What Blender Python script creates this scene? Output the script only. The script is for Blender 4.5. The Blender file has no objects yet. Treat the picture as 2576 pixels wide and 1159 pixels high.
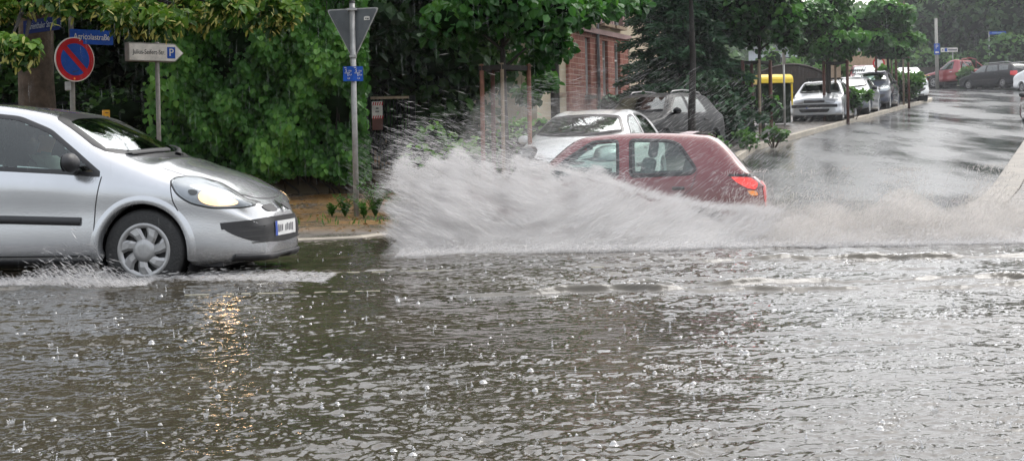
import bpy, bmesh, math, random
import numpy as np
from mathutils import Vector, Matrix
from mathutils.bvhtree import BVHTree

R = math.radians
rng = np.random.default_rng(7)
random.seed(7)
SC = bpy.context.scene
COL = SC.collection

# ------------------------------------------------------------------ camera model
F = 3577.0            # focal length in the 2576 px wide measuring frame
HC = 0.86             # camera height above the flood water (z = 0)
CX, CY = 1288.0, 385.0
ROLL = 0.021

def at(x, y, Y):
    """measuring-frame pixel at depth Y -> world point"""
    dx, dy = x - CX, y - CY
    return Vector(((dx - ROLL * dy) * Y / F, Y, HC - (dy + ROLL * dx) * Y / F))

def wx(x, Y, y=300):
    return at(x, y, Y).x

# ------------------------------------------------------------------ terrain profile
_ry = [-80, 9, 12.5, 14.2, 15.4, 16.6, 18, 20, 23, 27, 35, 46, 60, 68, 82, 92, 140, 300, 800]
_rz = [-.08, -.10, -.14, -.26, -.35, -.33, -.22, -.05, .02, .28, .80, 1.52, 2.42, 2.92, 3.9, 4.5, 7.0, 13, 22]
_py = [-80, 14.0, 14.6, 18, 20, 23, 27, 35, 46, 60, 68, 76, 90]
_pz = [.01, .012, .02, .05, .09, .17, .42, .93, 1.64, 2.54, 3.03, 3.55, 4.4]
def road_z(Y): return np.interp(Y, _ry, _rz)
def pave_z(Y): return np.interp(Y, _py, _pz)
_ky = [13.6, 14.2, 14.42, 14.6, 15.2, 17.5, 19.6, 22, 28, 35, 49, 63, 67, 69.5, 71.5, 73.5, 75.5, 76.5]
_kx = [-70, -8, -2.2, -1.55, -1.25, -1.15, .6, 2.9, 4.1, 6.0, 12, 18, 19.8, 20.6, 20.4, 18.6, 13, 4]
def kerb_x(Y): return np.interp(Y, _ky, _kx)

# ------------------------------------------------------------------ object helpers
def tag(o, label=None, cat=None, group=None, kind=None):
    if label: o['label'] = label
    if cat: o['category'] = cat
    if group: o['group'] = group
    if kind: o['kind'] = kind
    return o

def empty(name, loc=(0, 0, 0), rz=0.0, label=None, cat=None, group=None):
    o = bpy.data.objects.new(name, None)
    COL.objects.link(o)
    o.empty_display_size = .2
    o.location = loc
    o.rotation_euler = (0, 0, rz)
    return tag(o, label, cat, group)

def link(name, me, parent=None, mats=()):
    o = bpy.data.objects.new(name, me)
    COL.objects.link(o)
    for m in mats:
        me.materials.append(m)
    if parent is not None:
        o.parent = parent
    return o

def np_mesh(name, V, Fq, mats, parent=None, smooth=False, mi=None, shade=None):
    """V (n,3); Fq (m,k) all faces with k corners"""
    V = np.asarray(V, dtype=np.float32); Fq = np.asarray(Fq, dtype=np.int32)
    me = bpy.data.meshes.new(name)
    me.vertices.add(len(V)); me.vertices.foreach_set('co', V.ravel())
    k = Fq.shape[1]
    me.loops.add(Fq.size); me.loops.foreach_set('vertex_index', Fq.ravel())
    me.polygons.add(len(Fq))
    me.polygons.foreach_set('loop_start', np.arange(0, Fq.size, k, dtype=np.int32))
    if mi is not None: me.polygons.foreach_set('material_index', np.asarray(mi, dtype=np.int32))
    me.polygons.foreach_set('use_smooth', np.full(len(Fq), bool(smooth)))
    if shade is not None:
        a = me.attributes.new('shade', 'FLOAT', 'FACE')
        a.data.foreach_set('value', np.asarray(shade, dtype=np.float32))
    me.update(calc_edges=True)
    if not isinstance(mats, (list, tuple)): mats = [mats]
    return link(name, me, parent, mats)

class MB:
    """collects simple solids into ONE mesh"""
    def __init__(self): self.v = []; self.f = []; self.s = []
    def add(self, vs, fs, smooth=False):
        b = len(self.v)
        self.v += [tuple(p) for p in vs]
        self.f += [tuple(i + b for i in f) for f in fs]
        self.s += [smooth] * len(fs)
        return self
    def box(self, c, s, rz=0.0, rx=0.0, ry=0.0):
        m = Matrix.Rotation(rz, 3, 'Z') @ Matrix.Rotation(ry, 3, 'Y') @ Matrix.Rotation(rx, 3, 'X')
        c = Vector(c); vs = []
        for dx in (-.5, .5):
            for dy in (-.5, .5):
                for dz in (-.5, .5):
                    vs.append(c + m @ Vector((dx * s[0], dy * s[1], dz * s[2])))
        return self.add(vs, [(0, 1, 3, 2), (4, 6, 7, 5), (0, 4, 5, 1), (2, 3, 7, 6), (0, 2, 6, 4), (1, 5, 7, 3)])
    def tube(self, pts, rad, n=10, cap=True):
        pts = [Vector(p) for p in pts]
        if not isinstance(rad, (list, tuple)): rad = [rad] * len(pts)
        vs = []; ov = (pts[-1] - pts[0]); ov = ov.normalized() if ov.length > 1e-6 else Vector((1, 0, 0))
        up = Vector((0, 0, 1)) if abs(ov.z) < .75 else Vector((0, 1, 0))
        for i, p in enumerate(pts):
            d = (pts[min(i + 1, len(pts) - 1)] - pts[max(i - 1, 0)]).normalized()
            a = d.cross(up)
            if a.length < 1e-3: a = d.cross(Vector((1, 0, 0)))
            a.normalize(); b = d.cross(a)
            for k in range(n):
                t = 2 * math.pi * k / n
                vs.append(p + (a * math.cos(t) + b * math.sin(t)) * rad[i])
        fs = []
        for i in range(len(pts) - 1):
            for k in range(n):
                k2 = (k + 1) % n
                fs.append((i * n + k, i * n + k2, (i + 1) * n + k2, (i + 1) * n + k))
        self.add(vs, fs, True)
        if cap:
            b = len(self.v) - len(vs)
            self.f += [tuple(b + k for k in range(n))[::-1], tuple(b + (len(pts) - 1) * n + k for k in range(n))]
            self.s += [False, False]
        return self
    def lathe(self, prof, c, axis='Z', n=32, m=None, smooth=True):
        """prof list of (r, h)"""
        vs = []
        for r, h in prof:
            for k in range(n):
                t = 2 * math.pi * k / n
                p = (r * math.cos(t), r * math.sin(t), h)
                if axis == 'Y': p = (p[0], p[2], p[1])
                if axis == 'X': p = (p[2], p[0], p[1])
                q = Vector(p)
                if m is not None: q = m @ q
                vs.append(q + Vector(c))
        fs = []
        for i in range(len(prof) - 1):
            for k in range(n):
                k2 = (k + 1) % n
                fs.append((i * n + k, i * n + k2, (i + 1) * n + k2, (i + 1) * n + k))
        return self.add(vs, fs, smooth)
    def prism(self, poly, d, m=None):
        """poly in local (x,z), extruded along local y from 0 to d, then matrix m"""
        n = len(poly); vs = []
        for y in (0, d):
            for (x, z) in poly:
                p = Vector((x, y, z)); vs.append(m @ p if m is not None else p)
        fs = [tuple(range(n)), tuple(range(2 * n - 1, n - 1, -1))]
        for i in range(n):
            j = (i + 1) % n
            fs.append((i, i + n, j + n, j))
        return self.add(vs, fs)
    def build(self, name, mat, parent=None, bevel=0.0, auto=True):
        me = bpy.data.meshes.new(name)
        me.from_pydata(self.v, [], self.f)
        me.polygons.foreach_set('use_smooth', np.array(self.s, dtype=bool))
        me.update()
        bm = bmesh.new(); bm.from_mesh(me)
        if bevel > 0:
            es = [e for e in bm.edges if len(e.link_faces) == 2 and e.calc_face_angle(0) > .6]
            bmesh.ops.bevel(bm, geom=es, offset=bevel, segments=2, affect='EDGES', profile=.5)
        bmesh.ops.recalc_face_normals(bm, faces=bm.faces)
        bm.to_mesh(me); bm.free()
        return link(name, me, parent, mat if isinstance(mat, (list, tuple)) else [mat])

# ------------------------------------------------------------------ materials
def new_mat(name):
    m = bpy.data.materials.new(name); m.use_nodes = True
    nt = m.node_tree; nt.nodes.clear()
    out = nt.nodes.new('ShaderNodeOutputMaterial')
    return m, nt, out

def nd(nt, typ, **kw):
    n = nt.nodes.new(typ)
    for k, v in kw.items():
        if k.startswith('i_'):
            key = k[2:]
            n.inputs[int(key) if key.isdigit() else key].default_value = v
        else: setattr(n, k, v)
    return n

def rgba(c): return (c[0], c[1], c[2], 1.0)

def mat(name, col, rough=.5, metal=0.0, spec=.5, ns=6.0, na=.25, bs=0.0, bst=.2, coat=0.0, em=None, ems=0.0, rvar=0.0, back=None, coords='Object'):
    m, nt, out = new_mat(name)
    p = nd(nt, 'ShaderNodeBsdfPrincipled')
    p.inputs['Roughness'].default_value = rough
    p.inputs['Metallic'].default_value = metal
    p.inputs['Specular IOR Level'].default_value = spec
    p.inputs['Coat Weight'].default_value = coat
    p.inputs['Coat Roughness'].default_value = .04
    tc = nd(nt, 'ShaderNodeTexCoord')
    no = nd(nt, 'ShaderNodeTexNoise', i_Scale=ns, i_Detail=5.0, i_Roughness=.6)
    nt.links.new(tc.outputs[coords], no.inputs['Vector'])
    mr = nd(nt, 'ShaderNodeMapRange')
    mr.inputs['From Min'].default_value = .3; mr.inputs['From Max'].default_value = .7
    mr.inputs['To Min'].default_value = 1 - na; mr.inputs['To Max'].default_value = 1 + na
    nt.links.new(no.outputs['Fac'], mr.inputs['Value'])
    vm = nd(nt, 'ShaderNodeVectorMath', operation='SCALE'); vm.inputs[0].default_value = col
    nt.links.new(mr.outputs['Result'], vm.inputs['Scale'])
    colout = vm.outputs['Vector']
    if back is not None:
        ge = nd(nt, 'ShaderNodeNewGeometry'); mx = nd(nt, 'ShaderNodeMix', data_type='RGBA')
        nt.links.new(ge.outputs['Backfacing'], mx.inputs['Factor'])
        nt.links.new(colout, mx.inputs['A']); mx.inputs['B'].default_value = rgba(back)
        colout = mx.outputs['Result']
        mm = nd(nt, 'ShaderNodeMath', operation='SUBTRACT'); mm.inputs[0].default_value = 1
        nt.links.new(ge.outputs['Backfacing'], mm.inputs[1])
        mc = nd(nt, 'ShaderNodeMath', operation='MULTIPLY'); mc.inputs[1].default_value = coat
        nt.links.new(mm.outputs[0], mc.inputs[0]); nt.links.new(mc.outputs[0], p.inputs['Coat Weight'])
        me_ = nd(nt, 'ShaderNodeMath', operation='MULTIPLY'); me_.inputs[1].default_value = metal
        nt.links.new(mm.outputs[0], me_.inputs[0]); nt.links.new(me_.outputs[0], p.inputs['Metallic'])
    nt.links.new(colout, p.inputs['Base Color'])
    if rvar:
        m2 = nd(nt, 'ShaderNodeMapRange'); m2.inputs['To Min'].default_value = max(.02, rough - rvar); m2.inputs['To Max'].default_value = rough + rvar
        m2.inputs['From Min'].default_value = .35; m2.inputs['From Max'].default_value = .65
        nt.links.new(no.outputs['Fac'], m2.inputs['Value']); nt.links.new(m2.outputs['Result'], p.inputs['Roughness'])
    if bs:
        n2 = nd(nt, 'ShaderNodeTexNoise', i_Scale=bs, i_Detail=4.0)
        nt.links.new(tc.outputs[coords], n2.inputs['Vector'])
        b = nd(nt, 'ShaderNodeBump', i_Strength=bst, i_Distance=.02)
        nt.links.new(n2.outputs['Fac'], b.inputs['Height']); nt.links.new(b.outputs['Normal'], p.inputs['Normal'])
    if em:
        p.inputs['Emission Color'].default_value = rgba(em); p.inputs['Emission Strength'].default_value = ems
    nt.links.new(p.outputs['BSDF'], out.inputs['Surface'])
    return m

def paint(name, col, metal=.3, rough=.3):
    """wet car paint: beads of rain as bump, dark when seen from inside the cabin"""
    m = mat(name, col, rough=rough, metal=metal, ns=3.0, na=.05, bs=90.0, bst=.06, coat=1.0, back=(.012, .012, .014))
    return m

def glass(name, tint=(.55, .65, .62), rough=.02, refl=1.0, base=.07):
    m, nt, out = new_mat(name)
    tr = nd(nt, 'ShaderNodeBsdfTransparent'); tr.inputs['Color'].default_value = rgba(tint)
    gl = nd(nt, 'ShaderNodeBsdfGlossy'); gl.inputs['Roughness'].default_value = rough
    gl.inputs['Color'].default_value = (.93, .97, .96, 1)
    tc = nd(nt, 'ShaderNodeTexCoord')
    no = nd(nt, 'ShaderNodeTexNoise', i_Scale=26.0, i_Detail=3.0); nt.links.new(tc.outputs['Object'], no.inputs['Vector'])
    b = nd(nt, 'ShaderNodeBump', i_Strength=.05, i_Distance=.01); nt.links.new(no.outputs['Fac'], b.inputs['Height'])
    nt.links.new(b.outputs['Normal'], gl.inputs['Normal'])
    lw = nd(nt, 'ShaderNodeLayerWeight', i_Blend=.5)
    pw = nd(nt, 'ShaderNodeMath', operation='POWER'); pw.inputs[1].default_value = 3.2
    nt.links.new(lw.outputs['Facing'], pw.inputs[0])
    mr = nd(nt, 'ShaderNodeMapRange'); mr.inputs['To Min'].default_value = .07; mr.inputs['To Max'].default_value = .95 * refl
    mr.inputs['To Min'].default_value = base
    nt.links.new(pw.outputs[0], mr.inputs['Value'])
    mx = nd(nt, 'ShaderNodeMixShader'); nt.links.new(mr.outputs[0], mx.inputs[0])
    nt.links.new(tr.outputs[0], mx.inputs[1]); nt.links.new(gl.outputs[0], mx.inputs[2])
    nt.links.new(mx.outputs[0], out.inputs['Surface'])
    return m

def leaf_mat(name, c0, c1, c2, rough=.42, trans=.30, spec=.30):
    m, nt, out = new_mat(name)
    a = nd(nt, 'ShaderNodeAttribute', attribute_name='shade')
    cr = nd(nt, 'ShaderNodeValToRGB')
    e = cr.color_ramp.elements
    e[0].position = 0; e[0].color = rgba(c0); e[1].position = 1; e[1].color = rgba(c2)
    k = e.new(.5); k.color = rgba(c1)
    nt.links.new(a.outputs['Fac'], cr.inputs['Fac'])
    p = nd(nt, 'ShaderNodeBsdfPrincipled'); p.inputs['Roughness'].default_value = rough
    p.inputs['Specular IOR Level'].default_value = spec
    nt.links.new(cr.outputs['Color'], p.inputs['Base Color'])
    t = nd(nt, 'ShaderNodeBsdfTranslucent')
    br = nd(nt, 'ShaderNodeMix', data_type='RGBA', blend_type='MULTIPLY'); br.inputs['Factor'].default_value = 1
    nt.links.new(cr.outputs['Color'], br.inputs['A']); br.inputs['B'].default_value = (1.4, 1.5, .7, 1)
    nt.links.new(br.outputs['Result'], t.inputs['Color'])
    mx = nd(nt, 'ShaderNodeMixShader'); mx.inputs[0].default_value = trans
    nt.links.new(p.outputs[0], mx.inputs[1]); nt.links.new(t.outputs[0], mx.inputs[2])
    nt.links.new(mx.outputs[0], out.inputs['Surface'])
    return m

M = {}
M['silver'] = paint('silver_paint', (.47, .48, .495), .72, .21)
M['darkred'] = paint('dark_red_paint', (.115, .0035, .007), .1, .24)
M['white'] = paint('white_paint', (.93, .94, .94), 0, .3)
M['black_paint'] = mat('black_paint', (.008, .009, .012), .5, ns=3, na=.1, spec=.25, coat=.08, back=(.01, .01, .01))
M['navy'] = paint('dark_blue_paint', (.035, .045, .075), .3, .3)
M['grey_paint'] = paint('grey_paint', (.14, .16, .19), .4, .3)
M['silver2'] = paint('light_silver_paint', (.50, .52, .55), .4, .35)
M['beige'] = paint('beige_paint', (.50, .46, .40), .35, .35)
M['red'] = paint('bright_red_paint', (.26, .012, .018), .1, .3)
M['bodyblack'] = mat('black_plastic', (.014, .014, .016), .45, na=.15, ns=20)
M['rubber'] = mat('tyre_rubber', (.014, .014, .014), .6, na=.2, ns=30, bs=60, bst=.3)
M['trim'] = mat('window_rubber', (.010, .010, .011), .35, na=.1)
M['hub'] = mat('wheel_silver', (.33, .33, .33), .3, metal=.5, na=.12, ns=20)
M['hubdark'] = mat('wheel_dark', (.03, .03, .03), .5)
M['chrome'] = mat('chrome', (.7, .7, .72), .12, metal=1.0, na=.05)
M['seat'] = mat('seat_cloth', (.045, .047, .05), .9, na=.3, ns=40)
M['seatlight'] = mat('pale_seat_cloth', (.16, .17, .17), .9, na=.3, ns=40)
M['dash'] = mat('dashboard_plastic', (.02, .02, .022), .6)
M['glass'] = glass('car_glass', (.62, .72, .68))
M['glassdark'] = glass('dark_car_glass', (.16, .2, .2))
M['screen'] = glass('windscreen_glass', (.50, .62, .58), base=.45)
M['lens'] = glass('clear_lens', (.86, .88, .89), .03, .45, .04)
M['reflector'] = mat('lamp_reflector', (.30, .31, .33), .4, metal=.5, na=.1, ns=30)
M['lamp_on'] = mat('lit_lamp', (1, .85, .6), .4, em=(1.0, .56, .24), ems=1.5)
M['lamp_core'] = mat('lamp_filament', (1, .85, .6), .4, em=(1.0, .60, .28), ems=32.0)
M['tail'] = mat('red_tail_lens', (.42, .012, .012), .15, coat=.6, na=.1, em=(1, .04, .03), ems=.12)
M['tail_on'] = mat('glowing_red_tail_lens', (.6, .02, .02), .2, coat=.5, na=.1, em=(1, .06, .04), ems=.75)
M['amber'] = mat('amber_lens', (.7, .22, .02), .2, coat=.5, na=.1, em=(1, .3, .03), ems=.25)
M['lamp_off'] = mat('unlit_lamp', (.50, .51, .52), .25, metal=.4, na=.15, ns=20)
M['plate'] = mat('number_plate_white', (.75, .75, .74), .4, na=.08)
M['plateblue'] = mat('number_plate_blue', (.02, .07, .38), .4, na=.08)
M['platemark'] = mat('number_plate_smudge', (.16, .16, .17), .5, na=.3, ns=30)
M['galv'] = mat('galvanised_steel', (.30, .30, .29), .45, metal=.45, na=.2, ns=14, bs=30, bst=.1)
M['galvdull'] = mat('dull_grey_post', (.20, .19, .17), .6, metal=.2, na=.25, ns=14)
M['signgrey'] = mat('sign_back_grey', (.085, .095, .10), .5, na=.28, ns=5)
M['signwhite'] = mat('sign_white', (.62, .60, .55), .45, na=.28, ns=6)
M['signblue'] = mat('sign_blue', (.012, .07, .34), .6, spec=.2, na=.28, ns=6)
M['signdarkblue'] = mat('street_sign_blue', (.004, .016, .095), .7, spec=.1, na=.15, ns=6)
M['signred'] = mat('sign_red', (.45, .014, .02), .6, spec=.2, na=.28, ns=6)
M['signblack'] = mat('sign_black', (.02, .02, .02), .5)
M['orange'] = mat('orange_sticker', (.9, .3, .02), .4)
M['yellow'] = mat('yellow_plastic', (.78, .55, .015), .4, na=.08, ns=6)
M['amberpost'] = mat('amber_yellow_plate', (.72, .36, .015), .45, na=.15, ns=10)
M['stake'] = mat('red_brown_stake', (.085, .028, .018), .75, na=.35, ns=9, bs=20, bst=.3)
M['stakepale'] = mat('pale_wood_stake', (.20, .15, .10), .8, na=.3, ns=9, bs=20, bst=.3)
M['stakered'] = mat('weathered_red_stake', (.19, .085, .055), .8, na=.35, ns=9, bs=20, bst=.3)
M['stakedark'] = mat('dark_batten', (.018, .016, .014), .8)
M['bark'] = mat('bark', (.085, .062, .045), .9, na=.5, ns=7, bs=14, bst=.9)
M['barkdark'] = mat('dark_wet_bark', (.018, .015, .012), .8, na=.5, ns=7, bs=14, bst=.9)
M['iron'] = mat('black_iron', (.008, .009, .009), .7, spec=.15, na=.2)
M['rustbar'] = mat('worn_rail', (.22, .17, .11), .6, na=.4, ns=12)
M['dark_wood'] = mat('dark_brown_wood', (.028, .018, .013), .7, na=.35, ns=5, bs=8, bst=.4)
M['stone'] = mat('sandstone', (.30, .22, .15), .85, na=.25, ns=4, bs=12, bst=.4)
M['wallstone'] = mat('mossy_wall', (.075, .058, .034), .9, na=.65, ns=2.6, bs=9, bst=.9, coords='Generated')
M['kerb'] = mat('kerb_stone', (.34, .30, .24), .55, na=.3, ns=3, bs=20, bst=.25)
M['cream'] = mat('cream_render', (.50, .43, .31), .9, na=.08, ns=2, bs=30, bst=.15)
M['pinkstone'] = mat('pinkish_reveal', (.30, .20, .19), .85, na=.15, ns=3)
M['winwhite'] = mat('white_window_frame', (.62, .62, .60), .5, na=.06)
M['pane'] = mat('dark_window_pane', (.02, .022, .025), .08, na=.2)
M['roof'] = mat('roof_tiles', (.16, .06, .04), .8, na=.3, ns=6, bs=20, bst=.4)
M['greyroof'] = mat('grey_sheet_roof', (.20, .21, .22), .6, na=.2, ns=4)
M['shedwhite'] = mat('pale_blue_white_wall', (.42, .46, .50), .8, na=.1)
M['skin'] = mat('skin', (.42, .25, .18), .5, na=.06)
M['shirt'] = mat('pale_shirt', (.22, .26, .24), .9, na=.12)
M['hair'] = mat('brown_hair', (.03, .02, .014), .6, na=.3, ns=60)
# foliage
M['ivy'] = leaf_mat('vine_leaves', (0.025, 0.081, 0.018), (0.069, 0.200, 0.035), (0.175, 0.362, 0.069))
M['core'] = mat('shade_fill_and_bin_black', (.007, .016, .006), 1.0, spec=.02, na=.6, ns=3)  # near-black colour painting the shade between leaves; the bin body shares it
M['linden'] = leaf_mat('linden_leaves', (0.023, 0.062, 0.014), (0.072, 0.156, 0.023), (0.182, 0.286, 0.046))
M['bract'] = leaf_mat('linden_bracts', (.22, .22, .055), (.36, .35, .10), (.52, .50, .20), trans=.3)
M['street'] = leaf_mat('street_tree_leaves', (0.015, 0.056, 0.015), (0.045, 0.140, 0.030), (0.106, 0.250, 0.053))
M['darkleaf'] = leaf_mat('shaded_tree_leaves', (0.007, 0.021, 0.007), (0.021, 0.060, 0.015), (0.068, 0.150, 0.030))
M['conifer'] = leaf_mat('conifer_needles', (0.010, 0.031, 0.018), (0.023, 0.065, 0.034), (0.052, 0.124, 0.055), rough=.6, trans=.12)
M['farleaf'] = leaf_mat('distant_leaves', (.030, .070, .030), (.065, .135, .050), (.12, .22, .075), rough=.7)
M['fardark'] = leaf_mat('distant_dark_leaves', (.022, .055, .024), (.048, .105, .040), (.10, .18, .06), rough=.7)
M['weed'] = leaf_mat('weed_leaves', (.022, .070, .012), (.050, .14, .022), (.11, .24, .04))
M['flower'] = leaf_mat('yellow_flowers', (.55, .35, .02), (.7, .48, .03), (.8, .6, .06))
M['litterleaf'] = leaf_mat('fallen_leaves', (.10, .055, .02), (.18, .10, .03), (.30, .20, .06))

# ------------------------------------------------------------------ leaves
def unit(a): return a / np.maximum(np.linalg.norm(a, axis=1, keepdims=True), 1e-9)

_LEAF = np.array([(0, 0, 0), (.28, .40, .05), (.72, .30, .03), (1.0, 0, -.08), (.72, -.30, .03), (.28, -.40, .05)])
_NEEDLE = np.array([(0, 0, 0), (.2, .10, .0), (.7, .08, -.02), (1.0, 0, -.06), (.7, -.08, -.02), (.2, -.10, .0)])
def leaf_arrays(P, size, axis, nrm, shape=_LEAF):
    N = len(P)
    d = unit(axis); n = nrm - (nrm * d).sum(1, keepdims=True) * d; n = unit(n); s = np.cross(d, n)
    L = shape
    size = np.broadcast_to(np.asarray(size, float).reshape(-1, 1, 1), (N, 1, 1))
    V = P[:, None, :] + size * (d[:, None, :] * L[None, :, 0:1] + s[:, None, :] * L[None, :, 1:2] + n[:, None, :] * L[None, :, 2:3])
    V = V.reshape(-1, 3)
    b = (np.arange(N) * 6)[:, None]
    Fq = np.stack([b + np.array([[0, 1, 2, 3]]), b + np.array([[0, 3, 4, 5]])], 1).reshape(-1, 4)
    return V, Fq

def leaves(name, P, size, m, parent=None, axis=None, nrm=None, shade=None, droop=.6, shape=_LEAF, var=.35):
    P = np.asarray(P, float); N = len(P)
    if axis is None:
        axis = rng.normal(size=(N, 3)); axis[:, 2] = axis[:, 2] * .5 - droop
    if nrm is None:
        nrm = rng.normal(size=(N, 3)) * .7; nrm[:, 2] += .9; nrm[:, 1] -= .35
    sz = np.asarray(size, float) * rng.uniform(1 - var, 1 + var, N)
    V, Fq = leaf_arrays(P, sz, axis, nrm, shape)
    if shade is None: shade = rng.beta(2, 2.4, N)
    shade = np.clip(shade + rng.normal(0, .12, N), 0, 1)
    return np_mesh(name, V, Fq, m, parent, False, None, np.repeat(shade, 2))

def clump_points(centres, radii, n_each, flat=.75, shell=.55):
    out = []; sh = []
    for (c, r, n) in zip(centres, radii, n_each):
        d = unit(rng.normal(size=(n, 3)))
        rr = r * (shell + (1 - shell) * rng.random(n)) * rng.uniform(.75, 1.12, n)
        p = d * rr[:, None]; p[:, 2] *= flat
        out.append(np.asarray(c)[None] + p)
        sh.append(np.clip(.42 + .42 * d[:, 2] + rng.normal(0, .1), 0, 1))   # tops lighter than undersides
    return np.concatenate(out), np.concatenate(sh)

def lump(c, r, flat=.8, seed=0, n=3, amp=.16):
    """irregular ball, mostly the dark heart that stands for shade in a clump (icosphere pushed in and out)"""
    bm = bmesh.new(); bmesh.ops.create_icosphere(bm, subdivisions=n, radius=1.0)
    g = np.random.default_rng(seed); k = g.normal(size=(6, 3)) * 2.5; ph = g.random(6) * 6
    vs = []
    for v in bm.verts:
        s = 1 + amp * sum(math.sin(float(np.dot(k[j], v.co)) + ph[j]) for j in range(6)) / 1.6
        vs.append((c[0] + v.co.x * r * s, c[1] + v.co.y * r * s, c[2] + v.co.z * r * s * flat))
    fs = [tuple(v.index for v in f.verts) for f in bm.faces]
    bm.free()
    return vs, fs

def tree(name, base, height, crown_z, rx, rz, n_clumps, per, leaf, m, trunk_r=.12, bark='bark', label='', cat='tree',
         group=None, seed=1, core=True, clump_r=None, droop=.6, top_bias=0.0, ry=None, lean=0.0, shape=_LEAF, flat=.75, core_k=.55):
    """trunk with limbs; a crown of leaf clumps with gaps between them"""
    g = np.random.default_rng(seed)
    root = empty(name, base, 0, label, cat, group)
    ry = ry or rx
    cs = []; tries = 0
    clump_r = clump_r or rx * .42
    while len(cs) < n_clumps and tries < 6000:
        tries += 1
        d = g.normal(size=3); d /= np.linalg.norm(d)
        q = d * (g.random() ** .4)
        c = np.array((q[0] * rx, q[1] * ry, crown_z + q[2] * rz))
        c[2] = max(c[2], crown_z - rz * .8)
        if all(np.linalg.norm((c - o) / (1, 1, .8)) > clump_r * .62 for o in cs): cs.append(c)
    radii = [clump_r * g.uniform(.7, 1.25) for _ in cs]
    # wood
    w = MB()
    hz = crown_z + rz * .45
    tp = [(0, 0, -.3), (lean * .2, 0, height * .15), (lean * .6 + g.normal() * .02 * height, 0, height * .35), (lean, g.normal() * .02 * height, hz)]
    w.tube(tp, [trunk_r * 1.35, trunk_r, trunk_r * .8, trunk_r * .25], 12)
    w.build('trunk', M[bark], root)
    b = MB()
    for c in cs[:min(len(cs), 26)]:
        z0 = max(height * .12, min(c[2] - .15 * rz - .3 * abs(c[0]), hz * .92))
        z0 = max(z0, crown_z - rz * 1.05)
        p0 = Vector((lean * z0 / hz, 0, z0)); p1 = Vector(c)
        mid = p0.lerp(p1, .5) + Vector((0, 0, .12 * (p1 - p0).length))
        b.tube([p0, mid, p1], [trunk_r * .42, trunk_r * .25, trunk_r * .08], 6)
    b.build('limbs', M[bark], root)
    P, sh = clump_points(cs, radii, [per] * len(cs), flat=flat)
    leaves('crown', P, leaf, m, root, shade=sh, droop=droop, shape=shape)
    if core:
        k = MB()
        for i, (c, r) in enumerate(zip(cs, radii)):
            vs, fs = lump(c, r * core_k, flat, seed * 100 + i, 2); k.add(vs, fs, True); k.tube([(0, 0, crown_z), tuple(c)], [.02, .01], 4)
        k.build('shade_core', M['core'], root)  # dark lumps put in to stand for shade inside the crown
    return root

# ------------------------------------------------------------------ cars
def pchip(kx, ky, x):
    kx = np.asarray(kx, float); ky = np.asarray(ky, float)
    h = np.diff(kx); dl = np.diff(ky) / h
    m = np.zeros_like(ky); m[0] = dl[0]; m[-1] = dl[-1]
    for i in range(1, len(kx) - 1):
        if dl[i - 1] * dl[i] > 0:
            w1 = 2 * h[i] + h[i - 1]; w2 = h[i] + 2 * h[i - 1]
            m[i] = (w1 + w2) / (w1 / dl[i - 1] + w2 / dl[i])
    x = np.clip(np.asarray(x, float), kx[0], kx[-1])
    k = np.clip(np.searchsorted(kx, x) - 1, 0, len(kx) - 2)
    t = (x - kx[k]) / h[k]
    return ((2 * t**3 - 3 * t**2 + 1) * ky[k] + (t**3 - 2 * t**2 + t) * h[k] * m[k] +
            (-2 * t**3 + 3 * t**2) * ky[k + 1] + (t**3 - t**2) * h[k] * m[k + 1])

def knots(x, pts):
    pts = sorted(pts)
    return pchip([p[0] for p in pts], [p[1] for p in pts], x)

def catmull(P, ns):
    """P (7,n,2) control sections -> (K,n,2), mirrored ends"""
    ext = [P[1] * [-1, 1]] + list(P) + [P[-2] * [-1, 1]]
    out = []
    for i in range(1, len(ext) - 2):
        p0, p1, p2, p3 = ext[i - 1], ext[i], ext[i + 1], ext[i + 2]
        for k in range(ns):
            t = k / ns
            out.append(.5 * (2 * p1 + (p2 - p0) * t + (2 * p0 - 5 * p1 + 4 * p2 - p3) * t * t + (3 * p1 - p0 - 3 * p2 + p3) * t**3))
    out.append(ext[-2])
    return np.array(out)

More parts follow.
